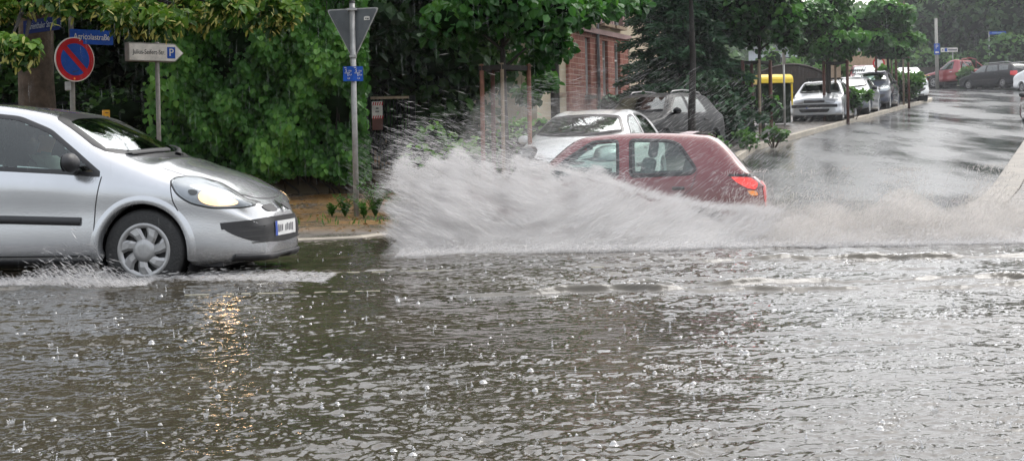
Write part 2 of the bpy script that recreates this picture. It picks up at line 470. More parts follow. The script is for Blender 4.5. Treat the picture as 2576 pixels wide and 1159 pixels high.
class Car:
    def __init__(self, S, nx=150, ns=6):
        self.S = S
        xf, xr, w = S['xf'], S['xr'], S['w']
        a = np.linspace(0, 1, nx)
        e = .5 - .5 * np.cos(np.pi * a)
        x = xr + (xf - xr) * (.55 * a + .45 * e)
        self.x = x
        rf, nf, rb, nb = S.get('rf', .55), S.get('nf', .55), S.get('rb', .35), S.get('nb', .72)
        pf = np.clip((x - (xf - rf)) / rf, 0, 1); pb = np.clip(((xr + rb) - x) / rb, 0, 1)
        plan = w * (1 - (1 - nf) * pf**S.get('pf', 2.3) - (1 - nb) * pb**2.6)
        (cx_, cz), (tx, tz), (kx, kz), (rx_, rz_), (hx, hz), (bx, bz) = S['cowl'], S['wst'], S['peak'], S['rr'], S['hb'], S['bl']
        top = [(xr, S['tailz']), (hx, hz), (rx_, rz_), (kx, kz), (tx, tz), (cx_, cz), (bx, bz), (xf, S['nosez'])] + S.get('top', [])
        zt = knots(x, top)
        zs, zn = S['zs'], S.get('zn', S['zs'] + .02)
        zb = knots(x, [(xr, zs + .06), (xr + .5, zs), (xf - .5, zs), (xf, zn)])
        belt = knots(x, S['belt'])
        pbx = cx_ - S.get('apb', .26); ptx = tx - S.get('apt', .12)
        L3z = np.minimum(belt, zt - .12)
        wr = S['wr']
        L4y = knots(x, [(xr, w * nb * .9), (hx, w * .80), (rx_, wr * .97), (kx, wr), (ptx, wr), (pbx, w * .835), (cx_, w * .82), (bx, w * .66), (xf, w * nf * .62)] + S.get('l4y', []))
        L4y = np.minimum(L4y, plan * .93)
        L4z = knots(x, [(xr, S['tailz'] - .03), (hx, hz - .05), (rx_ + .02, rz_ - .05), (kx, kz - .055), (ptx, tz - .03), (pbx, S['apz']), (cx_, cz - .075), (bx, bz - .035), (xf, S['nosez'] - .02)] + S.get('l4z', []))
        L4z = np.minimum(L4z, zt - .012)
        L3z = np.minimum(L3z, L4z - .05)
        z2 = np.minimum(zb + S.get('mid', .30), (zb + L3z) * .5 + S.get('midc', .06))
        L5z = zt - .28 * (zt - L4z)
        P = np.stack([
            np.stack([0 * x, zb], 1),
            np.stack([plan * S.get('tuck', .93), zb], 1),
            np.stack([plan, z2], 1),
            np.stack([plan * .968, L3z], 1),
            np.stack([L4y, L4z], 1),
            np.stack([L4y * .58, L5z], 1),
            np.stack([0 * x, zt], 1)])
        H = catmull(P, ns)                      # (K, nx, 2)
        H[:, :, 0] = np.maximum(H[:, :, 0], 0); H[0, :, 0] = 0; H[-1, :, 0] = 0
        ring = np.concatenate([H, (H * [-1, 1])[-2:0:-1]], 0)   # full ring
        K = ring.shape[0]
        V = np.zeros((nx, K, 3)); V[:, :, 0] = x[:, None]; V[:, :, 1:] = ring.transpose(1, 0, 2)
        def cap(sec, sgn, bulge):
            c = sec.mean(0); o = []
            c[1] = 0
            for f, b in ((.985, .22), (.95, .42), (.8, .72), (.5, .95), (.001, 1.0)):
                q = c + (sec - c) * f; q[:, 0] = sec[:, 0] + sgn * bulge * b; o.append(q)
            return o
        front = cap(V[-1], 1, S.get('bulge', .035)); back = cap(V[0], -1, S.get('bulge_b', .03))
        V = np.concatenate([np.array(back[::-1]), V, np.array(front)], 0)
        n = V.shape[0]
        i = np.arange(n - 1)[:, None]; j = np.arange(K)[None, :]; j2 = (j + 1) % K
        self.V = V.reshape(-1, 3)
        self.F = np.stack([i * K + j, (i + 1) * K + j, (i + 1) * K + j2, i * K + j2], -1).reshape(-1, 4)
        self.bvh = BVHTree.FromPolygons([tuple(v) for v in self.V], [tuple(f) for f in self.F])
        self.keep = np.ones(len(self.F), bool)
        self.C = self.V[self.F].mean(1)
        self.N = np.cross(self.V[self.F[:, 2]] - self.V[self.F[:, 0]], self.V[self.F[:, 3]] - self.V[self.F[:, 1]])

    # --- 2D view helpers: L/R side views use (x,z), F/B use (y,z), T uses (x,y)
    def ray(self, v, u, w):
        if v == 'L': o, d = (u, 3, w), (0, -1, 0)
        elif v == 'R': o, d = (u, -3, w), (0, 1, 0)
        elif v == 'F': o, d = (self.S['xf'] + 2, u, w), (-1, 0, 0)
        elif v == 'B': o, d = (self.S['xr'] - 2, u, w), (1, 0, 0)
        else: o, d = (u, w, 4), (0, 0, -1)
        hit, nrm, _, _ = self.bvh.ray_cast(Vector(o), Vector(d))
        if hit is None:
            g = Vector(o) + Vector(d) * (2.2 if v in 'LR' else 2.2)
            hit, nrm, _, _ = self.bvh.find_nearest(g)
        if nrm.dot(Vector(d)) > 0: nrm = -nrm
        return hit, nrm
    def pt(self, v, u, w, off):
        h, n = self.ray(v, u, w)
        return h + n * off

    @staticmethod
    def chaikin(P, it, rad=None):
        """round every corner of a closed polygon; it sets the radius"""
        rad = {1: .02, 2: .045}.get(it, .045) if rad is None else rad
        P = [np.array(p, float) for p in P]; n = len(P); Q = []
        for i in range(n):
            a, b, c = P[i - 1], P[i], P[(i + 1) % n]
            la, lc = np.linalg.norm(a - b), np.linalg.norm(c - b)
            r1, r2 = min(rad, la * .45), min(rad, lc * .45)
            p, q = b + (a - b) / la * r1, b + (c - b) / lc * r2
            for t in np.linspace(0, 1, 5): Q.append(p * (1 - t)**2 + 2 * b * t * (1 - t) + q * t * t)
        return np.array(Q)
    @staticmethod
    def resample(P, n):
        Q = np.vstack([P, P[:1]]); d = np.r_[0, np.cumsum(np.linalg.norm(np.diff(Q, axis=0), axis=1))]
        t = np.linspace(0, d[-1], n, endpoint=False)
        return np.stack([np.interp(t, d, Q[:, 0]), np.interp(t, d, Q[:, 1])], 1)
    @staticmethod
    def inset(P, w):
        d = np.roll(P, -1, 0) - np.roll(P, 1, 0); d /= np.maximum(np.linalg.norm(d, axis=1, keepdims=True), 1e-9)
        nrm = np.stack([-d[:, 1], d[:, 0]], 1)
        area = .5 * np.sum(P[:, 0] * np.roll(P[:, 1], -1) - np.roll(P[:, 0], -1) * P[:, 1])
        return P + nrm * (w if area > 0 else -w)

    def fill(self, poly, v, name, m, parent, off=.003, nu=26, nw=9, it=2, bulge=0.0):
        P = self.chaikin(poly, it) if it else np.array(poly, float)
        u0, u1 = P[:, 0].min(), P[:, 0].max()
        a = np.linspace(0, 1, nu); us = u0 + (u1 - u0) * (.5 - .5 * np.cos(np.pi * a)) * .998 + (u1 - u0) * .001
        Q = np.vstack([P, P[:1]]); V = []
        for u in us:
            ws = []
            for k in range(len(Q) - 1):
                a0, b0 = Q[k], Q[k + 1]
                if (a0[0] - u) * (b0[0] - u) <= 0 and a0[0] != b0[0]:
                    ws.append(a0[1] + (b0[1] - a0[1]) * (u - a0[0]) / (b0[0] - a0[0]))
            w0, w1 = min(ws), max(ws)
            for t in np.linspace(0, 1, nw):
                s = (u - u0) / (u1 - u0)
                V.append(self.pt(v, u, w0 + (w1 - w0) * t, off + bulge * math.sin(math.pi * min(max(s, 0), 1))**.6 * math.sin(math.pi * t)**.6))
        i = np.arange(nu - 1)[:, None]; j = np.arange(nw - 1)[None]
        Fq = np.stack([i * nw + j, (i + 1) * nw + j, (i + 1) * nw + j + 1, i * nw + j + 1], -1).reshape(-1, 4)
        return self.skin(name, V, Fq, m, parent)

    def skin(self, name, V, Fq, m, parent):
        """a patch lying on the body, its faces turned outward"""
        V = np.array([tuple(p) for p in V]); S = self.S
        N = np.cross(V[Fq[:, 2]] - V[Fq[:, 0]], V[Fq[:, 3]] - V[Fq[:, 1]]); Cc = V[Fq].mean(1)
        mid = np.array(((S['xf'] + S['xr']) / 2, 0, .75)); d = (Cc - mid) * (1 / (S['xf'] - S['xr']), .6, .6)
        if (N * d).sum() < 0: Fq = Fq[:, ::-1]
        return np_mesh(name, V, Fq, m, parent, True)

    def ringband(self, poly, v, w_in, w_out, name, m, parent, off=.006, n=84, it=2):
        P = self.resample(self.chaikin(poly, it), n)
        rows = [self.inset(P, -w_out), self.inset(P, 0), self.inset(P, w_in)]
        offs = [0.001, off, off * .6]
        V = [self.pt(v, p[0], p[1], o) for r, o in zip(rows, offs) for p in r]
        k = np.arange(n); k2 = (k + 1) % n
        Fq = np.concatenate([np.stack([b + k, b + k2, b + n + k2, b + n + k], 1) for b in (0, n)])
        return self.skin(name, V, Fq, m, parent)

    def strip(self, pts, v, width, name, m, parent, off=.004, raised=0.0, n=40, join=None):
        P = np.array(pts, float); d = np.r_[0, np.cumsum(np.linalg.norm(np.diff(P, axis=0), axis=1))]
        t = np.linspace(0, d[-1], n)
        Q = np.stack([np.interp(t, d, P[:, 0]), np.interp(t, d, P[:, 1])], 1)
        dd = np.gradient(Q, axis=0); dd /= np.linalg.norm(dd, axis=1, keepdims=True)
        nn = np.stack([-dd[:, 1], dd[:, 0]], 1)
        rows = [(-.5, 0.0), (-.38, raised), (0, raised * 1.15), (.38, raised), (.5, 0.0)] if raised else [(-.5, 0), (.5, 0)]
        V = []
        for (f, o) in rows:
            for q, b in zip(Q, nn):
                p = q + b * f * width; V.append(self.pt(v, p[0], p[1], off + o))
        k = np.arange(n - 1)
        Fq = np.concatenate([np.stack([r * n + k, r * n + k + 1, (r + 1) * n + k + 1, (r + 1) * n + k], 1) for r in range(len(rows) - 1)])
        if join is not None:
            join[0].append(np.array([tuple(p) for p in V])); join[1].append(Fq); return None
        return self.skin(name, V, Fq, m, parent)

    def joined(self, J, name, m, parent):
        b = 0; Fs = []
        for v, f in zip(*J): Fs.append(f + b); b += len(v)
        return np_mesh(name, np.concatenate(J[0]), np.concatenate(Fs), m, parent, True)

    def cut(self, poly, v, inset=.012, it=2):
        P = self.inset(self.resample(self.chaikin(poly, it), 120), inset)
        if v in 'LR': A = self.C[:, [0, 2]]; ok = (self.C[:, 1] > .2) if v == 'L' else (self.C[:, 1] < -.2)
        elif v in 'FB':
            A = self.C[:, [1, 2]]; mid = (self.S['wst'][0] + self.S['rr'][0]) / 2
            ok = (self.C[:, 0] > mid) if v == 'F' else (self.C[:, 0] < mid)
        x, y = A[:, 0], A[:, 1]; ins = np.zeros(len(A), bool)
        x1, y1 = P[:, 0], P[:, 1]; x2, y2 = np.roll(x1, -1), np.roll(y1, -1)
        for k in range(len(P)):
            c = ((y1[k] > y) != (y2[k] > y)) & (x < (x2[k] - x1[k]) * (y - y1[k]) / (y2[k] - y1[k] + 1e-12) + x1[k])
            ins ^= c
        self.keep &= ~(ins & ok)

    def cut_wheel(self, wx_, wz, r):
        d = np.hypot(self.C[:, 0] - wx_, self.C[:, 2] - wz)
        self.keep &= ~((d < r + .014) & (abs(self.C[:, 1]) > self.S['w'] * .55))

    def body(self, m, parent):
        Fq = self.F[self.keep]
        # drop unused vertices; added dark backing, stands for the shade behind the vine leaves
        used = np.unique(Fq); mp = np.zeros(len(self.V), int); mp[used] = np.arange(len(used))
        o = np_mesh('body', self.V[used], mp[Fq], m, parent, True)
        bm = bmesh.new(); bm.from_mesh(o.data); bmesh.ops.recalc_face_normals(bm, faces=bm.faces)
        c = self.V[:, 0].mean()
        bm.normal_update()
        s = sum(f.normal.x * (f.calc_center_median().x - c) * f.calc_area() + f.normal.z * (f.calc_center_median().z - .7) * f.calc_area() for f in bm.faces)
        if s < 0: bmesh.ops.reverse_faces(bm, faces=bm.faces)
        bm.to_mesh(o.data); bm.free()
        return o

def make_wheel(parent, x, y, r, s, rim_r, width=.19, spokes=7, style='swirl', detail=True, hub='hub'):
    """one wheel: an object 'wheel' (tyre mesh) with rim pieces under it; s=+1 left, -1 right; y = outer face"""
    c = (x, y - s * width / 2, r)
    n = 40 if detail else 20
    t = MB()
    prof = [(rim_r * .95, -.5), (rim_r * 1.02, -.5), (r * .93, -.49), (r * .985, -.42), (r, -.30), (r, .30), (r * .985, .42), (r * .93, .49), (rim_r * 1.02, .5), (rim_r * .95, .47), (rim_r * .9, -.1)]
    t.lathe([(a, b * width) for a, b in prof], (0, 0, 0), 'Y', n)
    w = t.build('wheel', M['rubber'], parent); w.location = c
    o = s * width / 2
    d = MB(); d.lathe([(0, o - s * .055), (rim_r * .96, o - s * .05)], (0, 0, 0), 'Y', n)
    d.build('rim_back', M['hubdark'], w)
    h = MB()
    h.lathe([(rim_r * .80, o - s * .012), (rim_r * .86, o + s * .002), (rim_r * .97, o + s * .006), (rim_r * 1.0, o - s * .004), (rim_r * 1.0, o - s * .06)], (0, 0, 0), 'Y', n)
    h.lathe([(0, o + s * .008), (rim_r * .22, o + s * .010), (rim_r * .40, o + s * .002), (rim_r * .44, o - s * .02)], (0, 0, 0), 'Y', n)
    for k in range(spokes):  # dark fill painting the shade inside the shrub
        a0 = 2 * math.pi * k / spokes
        sw = .28 if style == 'swirl' else 0.0
        hw0, hw1 = (.37, .40) if style == 'swirl' else (.26, .17)
        vs = []
        for rr, hw, aa, oo in ((.36, hw0 * 1.25, 0, .000), (.60, hw0 * .86, sw * .5, .006), (.84, hw1 * .78, sw, .001)):
            for q in (-1, -.5, .5, 1):
                an = a0 + aa + q * hw
                dep = oo if abs(q) < .9 else oo - .016
                vs.append((rim_r * rr * math.cos(an), o + s * dep, rim_r * rr * math.sin(an)))
        fs = [(i * 4 + j, i * 4 + j + 1, (i + 1) * 4 + j + 1, (i + 1) * 4 + j) for i in range(2) for j in range(3)]
        h.add(vs, fs, False)
    h.build('hubcap', M[hub], w)
    return w

def build_car(name, S, loc, rz, pm, label, group=None, detail=2, cat='car', hub='hub', glassmat='glass', seats='seat', lit=False):
    """detail 2: near car with cabin; 1: small car farther off"""
    root = empty(name, loc, rz, label, cat, group)
    near = detail >= 2
    C = Car(S, 260 if detail == 3 else (170 if near else 110), 9 if detail == 3 else (7 if near else 5))
    gm = M[glassmat]
    # windows
    J = ([], [])
    for poly in S['side_windows']:
        for v in 'LR':
            C.cut(poly, v)
            C.fill(poly, v, 'side_window', gm, root, .001, 22, 8)
            P = poly
            C.ringband(P, v, .022, .012, 'window_seal', M['trim'], root, .005, 70)
    for v, key, nm in (('F', 'windscreen', 'windscreen'), ('B', 'rear_window', 'rear_window')):
        if S.get(key):
            C.cut(S[key], v)
            C.fill(S[key], v, nm, M['screen'] if (v == 'F' and glassmat == 'glass') else gm, root, .001, 30, 10)
            C.ringband(S[key], v, .03, .012, 'window_seal', M['trim'], root, .004, 90)
    # wheel arches and wheels
    r = S['wheel_r']; ra = S.get('arch_r', r + .035)
    for wx_ in (0.0, -S['wb']):
        C.cut_wheel(wx_, r + .01, ra)
        for s, v in ((1, 'L'), (-1, 'R')):
            t = MB(); yo = s * (S['w'] - .03)
            m_ = [(0.001, s * .42), (ra + .02, s * .42), (ra + .02, s * (S['w'] - .06))]
            t.lathe(m_, (wx_, 0, r + .01), 'Y', 28)
            t.build('wheel_well', M['bodyblack'], root)
            n = 40; rows = []
            for rad, of in ((ra - .012, -.07), (ra - .006, .004), (ra + .002, .012), (ra + .028, .010), (ra + .055, .001)):
                for k in range(n):
                    a = R(-14 + 208 * k / (n - 1))
                    rows.append(C.pt(v, wx_ + rad * math.cos(a), max(r + .01 + rad * math.sin(a), S['zs'] + .005), of))
            k = np.arange(n - 1)
            Fq = np.concatenate([np.stack([b * n + k, b * n + k + 1, (b + 1) * n + k + 1, (b + 1) * n + k], 1) for b in range(4)])
            C.skin('arch_lip', rows, Fq, pm if not S.get('black_arch') else M['bodyblack'], root)
            make_wheel(root, wx_, s * (S['w'] - .035), r, s, S.get('rim_r', r * .64), .19, S.get('spokes', 7), S.get('wheel_style', 'swirl'), near, hub)
    # extra features
    for f in S['features']:
        kind, v, pts, nm, mk = f[:5]; kw = dict(f[5]) if len(f) > 5 else {}
        if nm in ('seam',):
            for vv in v: C.strip(pts, vv, kw.get('width', .007), 'panel_gap', M['trim'], root, .0025, 0, 30)
            continue
        if not lit and kw.get('sub'): kw['sub'] = [(q[0], q[1], q[2], 'lamp_off' if q[3] in ('lamp_on', 'lamp_core') else q[3], q[4]) for q in kw['sub']]
        mm = pm if mk == 'PAINT' else M[mk]
        par = root
        for vv in v:  # near-black lumps added as the upper crown's inner shade
            sub = kw.pop('sub', None) if len(v) == 1 else kw.get('sub')
            k2 = {a: b for a, b in kw.items() if a not in ('sub', 'mirror', 'seal')}
            variants = [pts]
            if kw.get('mirror'): variants = [pts, [(-p[0], p[1]) for p in pts]]
            for pp in variants:
                if kind == 'fill':
                    o = C.fill(pp, vv, nm, mm, root, **k2)
                    if kw.get('seal'): C.ringband(pp, vv, .006, .006, 'lamp_seal', M['trim'], root, .006, 60)
                else: o = C.strip(pp, vv, k2.pop('width'), nm, mm, root, **k2)
                if sub:
                    for (sk, spts, snm, smk, skw) in sub:
                        if kw.get('mirror') and pp is not pts: spts = [(-p[0], p[1]) for p in spts]
                        C.fill(spts, vv, snm, M[smk], o, **skw)
    if J[0]: C.joined(J, 'panel_gaps', M['trim'], root)
    C.body(pm, root)
    # underside and bumper skirts
    u = MB(); u.box(((S['xf'] + S['xr']) / 2, 0, S['zs'] - .005), (S['xf'] - S['xr'] - .5, S['w'] * 1.5, .05)); u.build('underbody', M['bodyblack'], root)
    # mirrors
    mx, my, mz = S['mirror']
    for s in (1, -1):
        b = MB()
        vs, fs = lump((mx, s * (S['w'] + .085), mz), .10, .72, 3, 3, .04)
        vs = [(mx + (p[0] - mx) * (.62 if p[0] > mx else .42), p[1], p[2]) for p in vs]
        b.add(vs, fs, True)
        b.tube([(mx - .01, s * my, mz - .07), (mx - .01, s * (S['w'] + .04), mz - .04)], [.035, .028], 8)
        o = b.build('mirror', pm if S.get('mirror_paint') else M['bodyblack'], root)
        g = MB(); g.lathe([(0, mx - .046), (.062, mx - .044)], (0, s * (S['w'] + .085), mz), 'X', 16); g.build('mirror_glass', M['chrome'], o)
    # cabin
    if near or S.get('cabin'):
        zf = S['zs'] + .12; sx = S['wst'][0] - .45; bz = S['belt'][len(S['belt']) // 2][1]
        gap = min(.85, sx - S['rr'][0] - .42)
        for px_, py_ in ((sx, .36), (sx, -.36), (sx - gap, .36), (sx - gap, -.36)) if gap > .4 else ((sx, .36), (sx, -.36)):
            b = MB()
            b.box((px_ + .12, py_, zf + .18), (.52, .48, .20))
            b.box((px_ - .19, py_, zf + .50), (.15, .46, .62), 0, 0, R(-14))
            b.box((px_ - .30, py_, zf + .90), (.10, .26, .19), 0, 0, R(-10))
            b.build('seat', M[seats], root, .04)
        b = MB(); b.box((S['cowl'][0] - .38, 0, bz - .10), (.45, S['w'] * 1.55, .20), 0, 0, R(8)); b.build('dashboard', M['dash'], root, .05)
        b = MB()
        ring = [(S['cowl'][0] - .66 + .07 * math.sin(t), .36 + .18 * math.cos(t), bz - .02 + .17 * math.sin(t)) for t in np.linspace(0, 2 * math.pi, 25)]
        b.tube(ring, .015, 8, False); b.box((S['cowl'][0] - .64, .36, bz - .02), (.03, .32, .05)); b.build('steering_wheel', M['dash'], root)
        b = MB(); b.box(((S['cowl'][0] + S['rr'][0]) / 2, 0, zf), (abs(S['cowl'][0] - S['rr'][0]), S['w'] * 1.6, .04)); b.build('cabin_floor', M['dash'], root)
    # wipers
    if S.get('wipers'):
        for pts in S['wipers']:
            C.strip(pts, 'F', .022, 'wiper', M['bodyblack'], root, off=.012, raised=.012, n=20)
    return root, C

def plate(w=.52, h=.11):
    """number plate in the (y,z) view about (0,z0) -> list of feature tuples"""
    def f(v, y0, z0, s=1.0):
        W, H = w * s / 2, h * s / 2
        marks = []
        g = np.random.default_rng(5)
        for k in range(9):
            if k in (3,): continue
            a = y0 + (-.36 + .085 * k) * w * s
            marks.append(('fill', [(a - .014, z0 - H * .5), (a + .014, z0 - H * (.35 + .3 * g.random())), (a + .014, z0 + H * .5), (a - .014, z0 + H * (.3 + .3 * g.random()))], 'blurred_mark', 'platemark', dict(off=.014, nu=3, nw=3, it=0)))
        sgn = -1 if v == 'F' else 1
        b0 = y0 + sgn * W - sgn * .045 * s
        blue = [(min(b0, y0 + sgn * W), z0 - H), (max(b0, y0 + sgn * W), z0 - H), (max(b0, y0 + sgn * W), z0 + H), (min(b0, y0 + sgn * W), z0 + H)]
        marks.append(('fill', blue, 'country_band', 'plateblue', dict(off=.0145, nu=3, nw=3, it=0)))
        return ('fill', v, [(y0 - W, z0 - H), (y0 + W, z0 - H), (y0 + W, z0 + H), (y0 - W, z0 + H)], 'number_plate', 'plate', dict(off=.012, nu=12, nw=4, it=0, sub=marks))
    return f

# --- rounded supermini (the silver car and its relatives)
HATCH = dict(xf=.785, xr=-3.17, w=.853, zs=.20, zn=.21, wb=2.575, wheel_r=.305, arch_r=.338, rim_r=.205,
    cowl=(.0, .985), wst=(-.80, 1.335), peak=(-1.65, 1.44), rr=(-2.75, 1.38), hb=(-3.05, .98), tailz=.80, bl=(.64, .70), nosez=.575,
    top=[(.42, .842), (.12, .945), (-.02, .985), (-.4, 1.175)], apb=.30, apt=.10, apz=1.01,
    belt=[(-3.17, .90), (-2.4, .93), (-1.3, .915), (-.35, .845), (.1, .79), (.45, .71), (.815, .52)],
    wr=.575, nf=.50, rf=.72, pf=2.5, rb=.45, nb=.7, bulge=.03, mid=.43, tuck=.915, midc=.11,
    mirror=(-.50, .78, .955), spokes=7,
    side_windows=[[(-.30, .855), (-.62, .885), (-1.37, .935), (-1.37, 1.345), (-1.05, 1.305), (-.78, 1.20), (-.52, 1.02)],
                  [(-1.46, .94), (-2.35, .985), (-2.52, 1.04), (-2.36, 1.30), (-2.0, 1.365), (-1.46, 1.352)]],
    windscreen=[(-.70, 1.035), (-.42, 1.0), (0, .992), (.42, 1.0), (.70, 1.035), (.545, 1.295), (.30, 1.325), (0, 1.335), (-.30, 1.325), (-.545, 1.295)],
    rear_window=[(-.60, 1.03), (0, 1.0), (.60, 1.03), (.50, 1.32), (0, 1.36), (-.50, 1.32)],
    wipers=[[(.12, .995), (.42, 1.03), (.66, 1.062)], [(-.58, 1.01), (-.2, 1.028), (.12, 1.035)]],
)
_pl = plate()
HATCH['features'] = [
    ('strip', 'LR', [(-.46, .525), (-1.0, .545), (-1.45, .555)], 'side_moulding', 'bodyblack', dict(width=.062, off=.002, raised=.014)),
    ('strip', 'LR', [(-.38, .222), (-2.2, .222)], 'sill_trim', 'bodyblack', dict(width=.05, off=.003, raised=.006)),
    ('strip', 'LR', [(-.40, .272), (-1.42, .272)], 'seam', 'trim', dict(width=.008)),
    ('strip', 'LR', [(-.31, .85), (-.35, .62), (-.37, .30)], 'seam', 'trim'),
    ('strip', 'LR', [(-1.42, .94), (-1.44, .60), (-1.42, .27)], 'seam', 'trim'),
    ('strip', 'LR', [(.205, .812), (.24, .66), (.315, .50)], 'seam', 'trim'),
    ('strip', 'F', [(-.62, .905), (-.60, .80), (-.50, .70), (-.25, .655), (0, .648), (.25, .655), (.50, .70), (.60, .80), (.62, .905)], 'seam', 'trim'),
    ('fill', 'LR', [(.185, .832), (.30, .838), (.46, .785), (.58, .715), (.675, .652), (.735, .608), (.66, .597), (.50, .602), (.36, .642), (.27, .705)], 'headlight', 'lens',
        dict(off=.010, nu=30, nw=8, it=2, bulge=.018, seal=True, sub=[
            ('fill', [(.20, .826), (.30, .832), (.46, .78), (.58, .708), (.665, .650), (.72, .611), (.65, .602), (.50, .607), (.37, .646), (.28, .708)], 'reflector', 'reflector', dict(off=.004, nu=24, nw=6, it=2)),
            ('fill', [(.42, .735), (.50, .712), (.59, .675), (.655, .635), (.60, .612), (.50, .618), (.43, .645), (.40, .69)], 'lamp_bowl', 'lamp_on', dict(off=.008, nu=16, nw=6, it=2)),
            ('fill', [(.53, .685), (.60, .66), (.615, .635), (.56, .635), (.52, .655)], 'bulb', 'lamp_core', dict(off=.0095, nu=8, nw=5, it=1)),
            ('fill', [(.33, .745), (.40, .735), (.40, .70), (.35, .70)], 'turn_bulb', 'hubdark', dict(off=.007, nu=6, nw=5, it=2))])),
    ('fill', 'F', [(-.70, .455), (-.28, .472), (0, .474), (.28, .472), (.70, .455), (.64, .40), (.52, .345), (.22, .325), (0, .32), (-.22, .325), (-.52, .345), (-.64, .40)], 'lower_grille', 'bodyblack', dict(off=.006, nu=40, nw=8, it=2)),
    ('strip', 'F', [(-.70, .468), (-.3, .492), (0, .495), (.3, .492), (.70, .468)], 'bumper_band', 'bodyblack', dict(width=.05, off=.008)),
    ('strip', 'F', [(-.60, .425), (0, .435), (.60, .425)], 'grille_slat', 'hubdark', dict(width=.008, off=.010)),
    ('strip', 'F', [(-.58, .38), (0, .39), (.58, .38)], 'grille_slat', 'hubdark', dict(width=.008, off=.010)),
    ('strip', 'F', [(-.52, .335), (0, .345), (.52, .335)], 'grille_slat', 'hubdark', dict(width=.008, off=.010)),
    ('fill', 'F', [(.10, .612), (.36, .60), (.30, .555), (.12, .556)], 'upper_grille', 'bodyblack', dict(off=.005, nu=14, nw=5, it=2, mirror=True)),
    ('fill', 'F', [(-.045, .585), (0, .53), (.045, .585), (0, .64)], 'badge', 'chrome', dict(off=.012, nu=8, nw=5, it=0)),
    ('strip', 'F', [(-.62, .235), (-.3, .222), (0, .22), (.3, .222), (.62, .235)], 'front_lip', 'bodyblack', dict(width=.045, off=.006, raised=.012)),
    _pl('F', 0, .425),
    ('strip', 'LR', [(-1.12, .80), (-1.30, .808)], 'door_handle', 'PAINT', dict(width=.035, off=.004, raised=.025)),
    ('fill', 'LR', [(-2.98, .95), (-3.10, .90), (-3.12, .70), (-3.0, .72), (-2.95, .84)], 'tail_light', 'tail', dict(off=.006, nu=10, nw=8, it=1)),
    _pl('B', 0, .72),
]

# --- boxier nineties hatchback (red car, far silver one, dark ones)
BOXY = dict(xf=.80, xr=-3.20, w=.845, zs=.20, wb=2.50, wheel_r=.29, arch_r=.325, rim_r=.185,
    cowl=(-.16, .955), wst=(-.82, 1.345), peak=(-1.5, 1.405), rr=(-2.62, 1.365), hb=(-3.08, .93), tailz=.86, bl=(.70, .745), nosez=.68,
    top=[(.3, .865), (-.02, .93)], apb=.14, apt=.06, apz=.955,
    belt=[(-3.2, .90), (-2.2, .905), (-1.0, .895), (-.3, .87), (.2, .80), (.8, .60)],
    wr=.60, nf=.80, rf=.35, pf=2.6, rb=.3, nb=.84, bulge=.025, mid=.30,
    mirror=(-.42, .78, .97), spokes=5, wheel_style='straight', wipers=[[(.05, .975), (.35, .985), (.62, .995)], [(-.60, .98), (-.3, .985), (0, .985)]],
    side_windows=[[(-.36, .915), (-1.23, .935), (-1.23, 1.325), (-.92, 1.31), (-.62, 1.13)],
                  [(-1.33, .935), (-2.12, .95), (-2.18, 1.0), (-2.0, 1.29), (-1.88, 1.318), (-1.33, 1.325)]],
    windscreen=[(-.66, .985), (0, .968), (.66, .985), (.55, 1.305), (0, 1.325), (-.55, 1.305)],
    rear_window=[(-.58, .985), (0, .965), (.58, .985), (.49, 1.30), (0, 1.325), (-.49, 1.30)])
_dl = [('strip', 'LR', [(-.30, .90), (-.32, .6), (-.36, .27)], 'seam', 'trim'),
       ('strip', 'LR', [(-1.28, .93), (-1.29, .6), (-1.28, .27)], 'seam', 'trim'),
       ('strip', 'LR', [(-2.22, 1.0), (-2.20, .72), (-2.0, .30)], 'seam', 'trim'),
       ('strip', 'LR', [(-1.05, .80), (-1.19, .80)], 'door_handle', 'bodyblack', dict(width=.035, off=.004, raised=.02)),
       ('strip', 'LR', [(-1.95, .81), (-2.09, .81)], 'door_handle', 'bodyblack', dict(width=.035, off=.004, raised=.02)),
       ('strip', 'LR', [(-.38, .50), (-2.1, .50)], 'side_moulding', 'bodyblack', dict(width=.05, off=.002, raised=.012))]
BOXY['features'] = _dl + [
    ('fill', 'F', [(.36, .70), (.66, .695), (.66, .585), (.36, .585)], 'headlight', 'reflector', dict(off=.008, nu=10, nw=6, it=2, mirror=True, seal=True)),
    ('fill', 'F', [(-.34, .69), (.34, .69), (.34, .60), (-.34, .60)], 'grille', 'bodyblack', dict(off=.006, nu=12, nw=4, it=1)),
    ('strip', 'F', [(-.34, .645), (.34, .645)], 'grille_slat', 'hubdark', dict(width=.008, off=.010)),
    ('strip', 'F', [(-.72, .50), (-.4, .505), (.4, .505), (.72, .50)], 'bumper_band', 'bodyblack', dict(width=.10, off=.008, raised=.02)),
    ('fill', 'F', [(-.5, .40), (.5, .40), (.45, .29), (-.45, .29)], 'lower_grille', 'bodyblack', dict(off=.006, nu=12, nw=4, it=1)),
    _pl('F', 0, .47),
    ('strip', 'B', [(-.70, .45), (0, .455), (.70, .45)], 'bumper_band', 'bodyblack', dict(width=.10, off=.008, raised=.02)),
    _pl('B', 0, .66),
    ('strip', 'B', [(0.05, .985), (.30, 1.02), (.48, 1.06)], 'rear_wiper', 'bodyblack', dict(width=.02, off=.01, raised=.01)),
    ('strip', 'B', [(-.46, 1.345), (0, 1.362), (.46, 1.345)], 'spoiler', 'PAINT', dict(width=.05, off=.004, raised=.03)),
]
_tl = [('fill', 'B', [(.44, .86), (.70, .86), (.72, .60), (.48, .62)], 'tail_light', 'tail', dict(off=.006, nu=8, nw=6, it=1, mirror=True)),
       ('fill', 'LR', [(-3.04, .86), (-3.185, .86), (-3.185, .62), (-3.09, .62)], 'tail_light', 'tail', dict(off=.006, nu=6, nw=6, it=1))]

def variant(base, **kw):
    d = dict(base); d.update(kw); return d

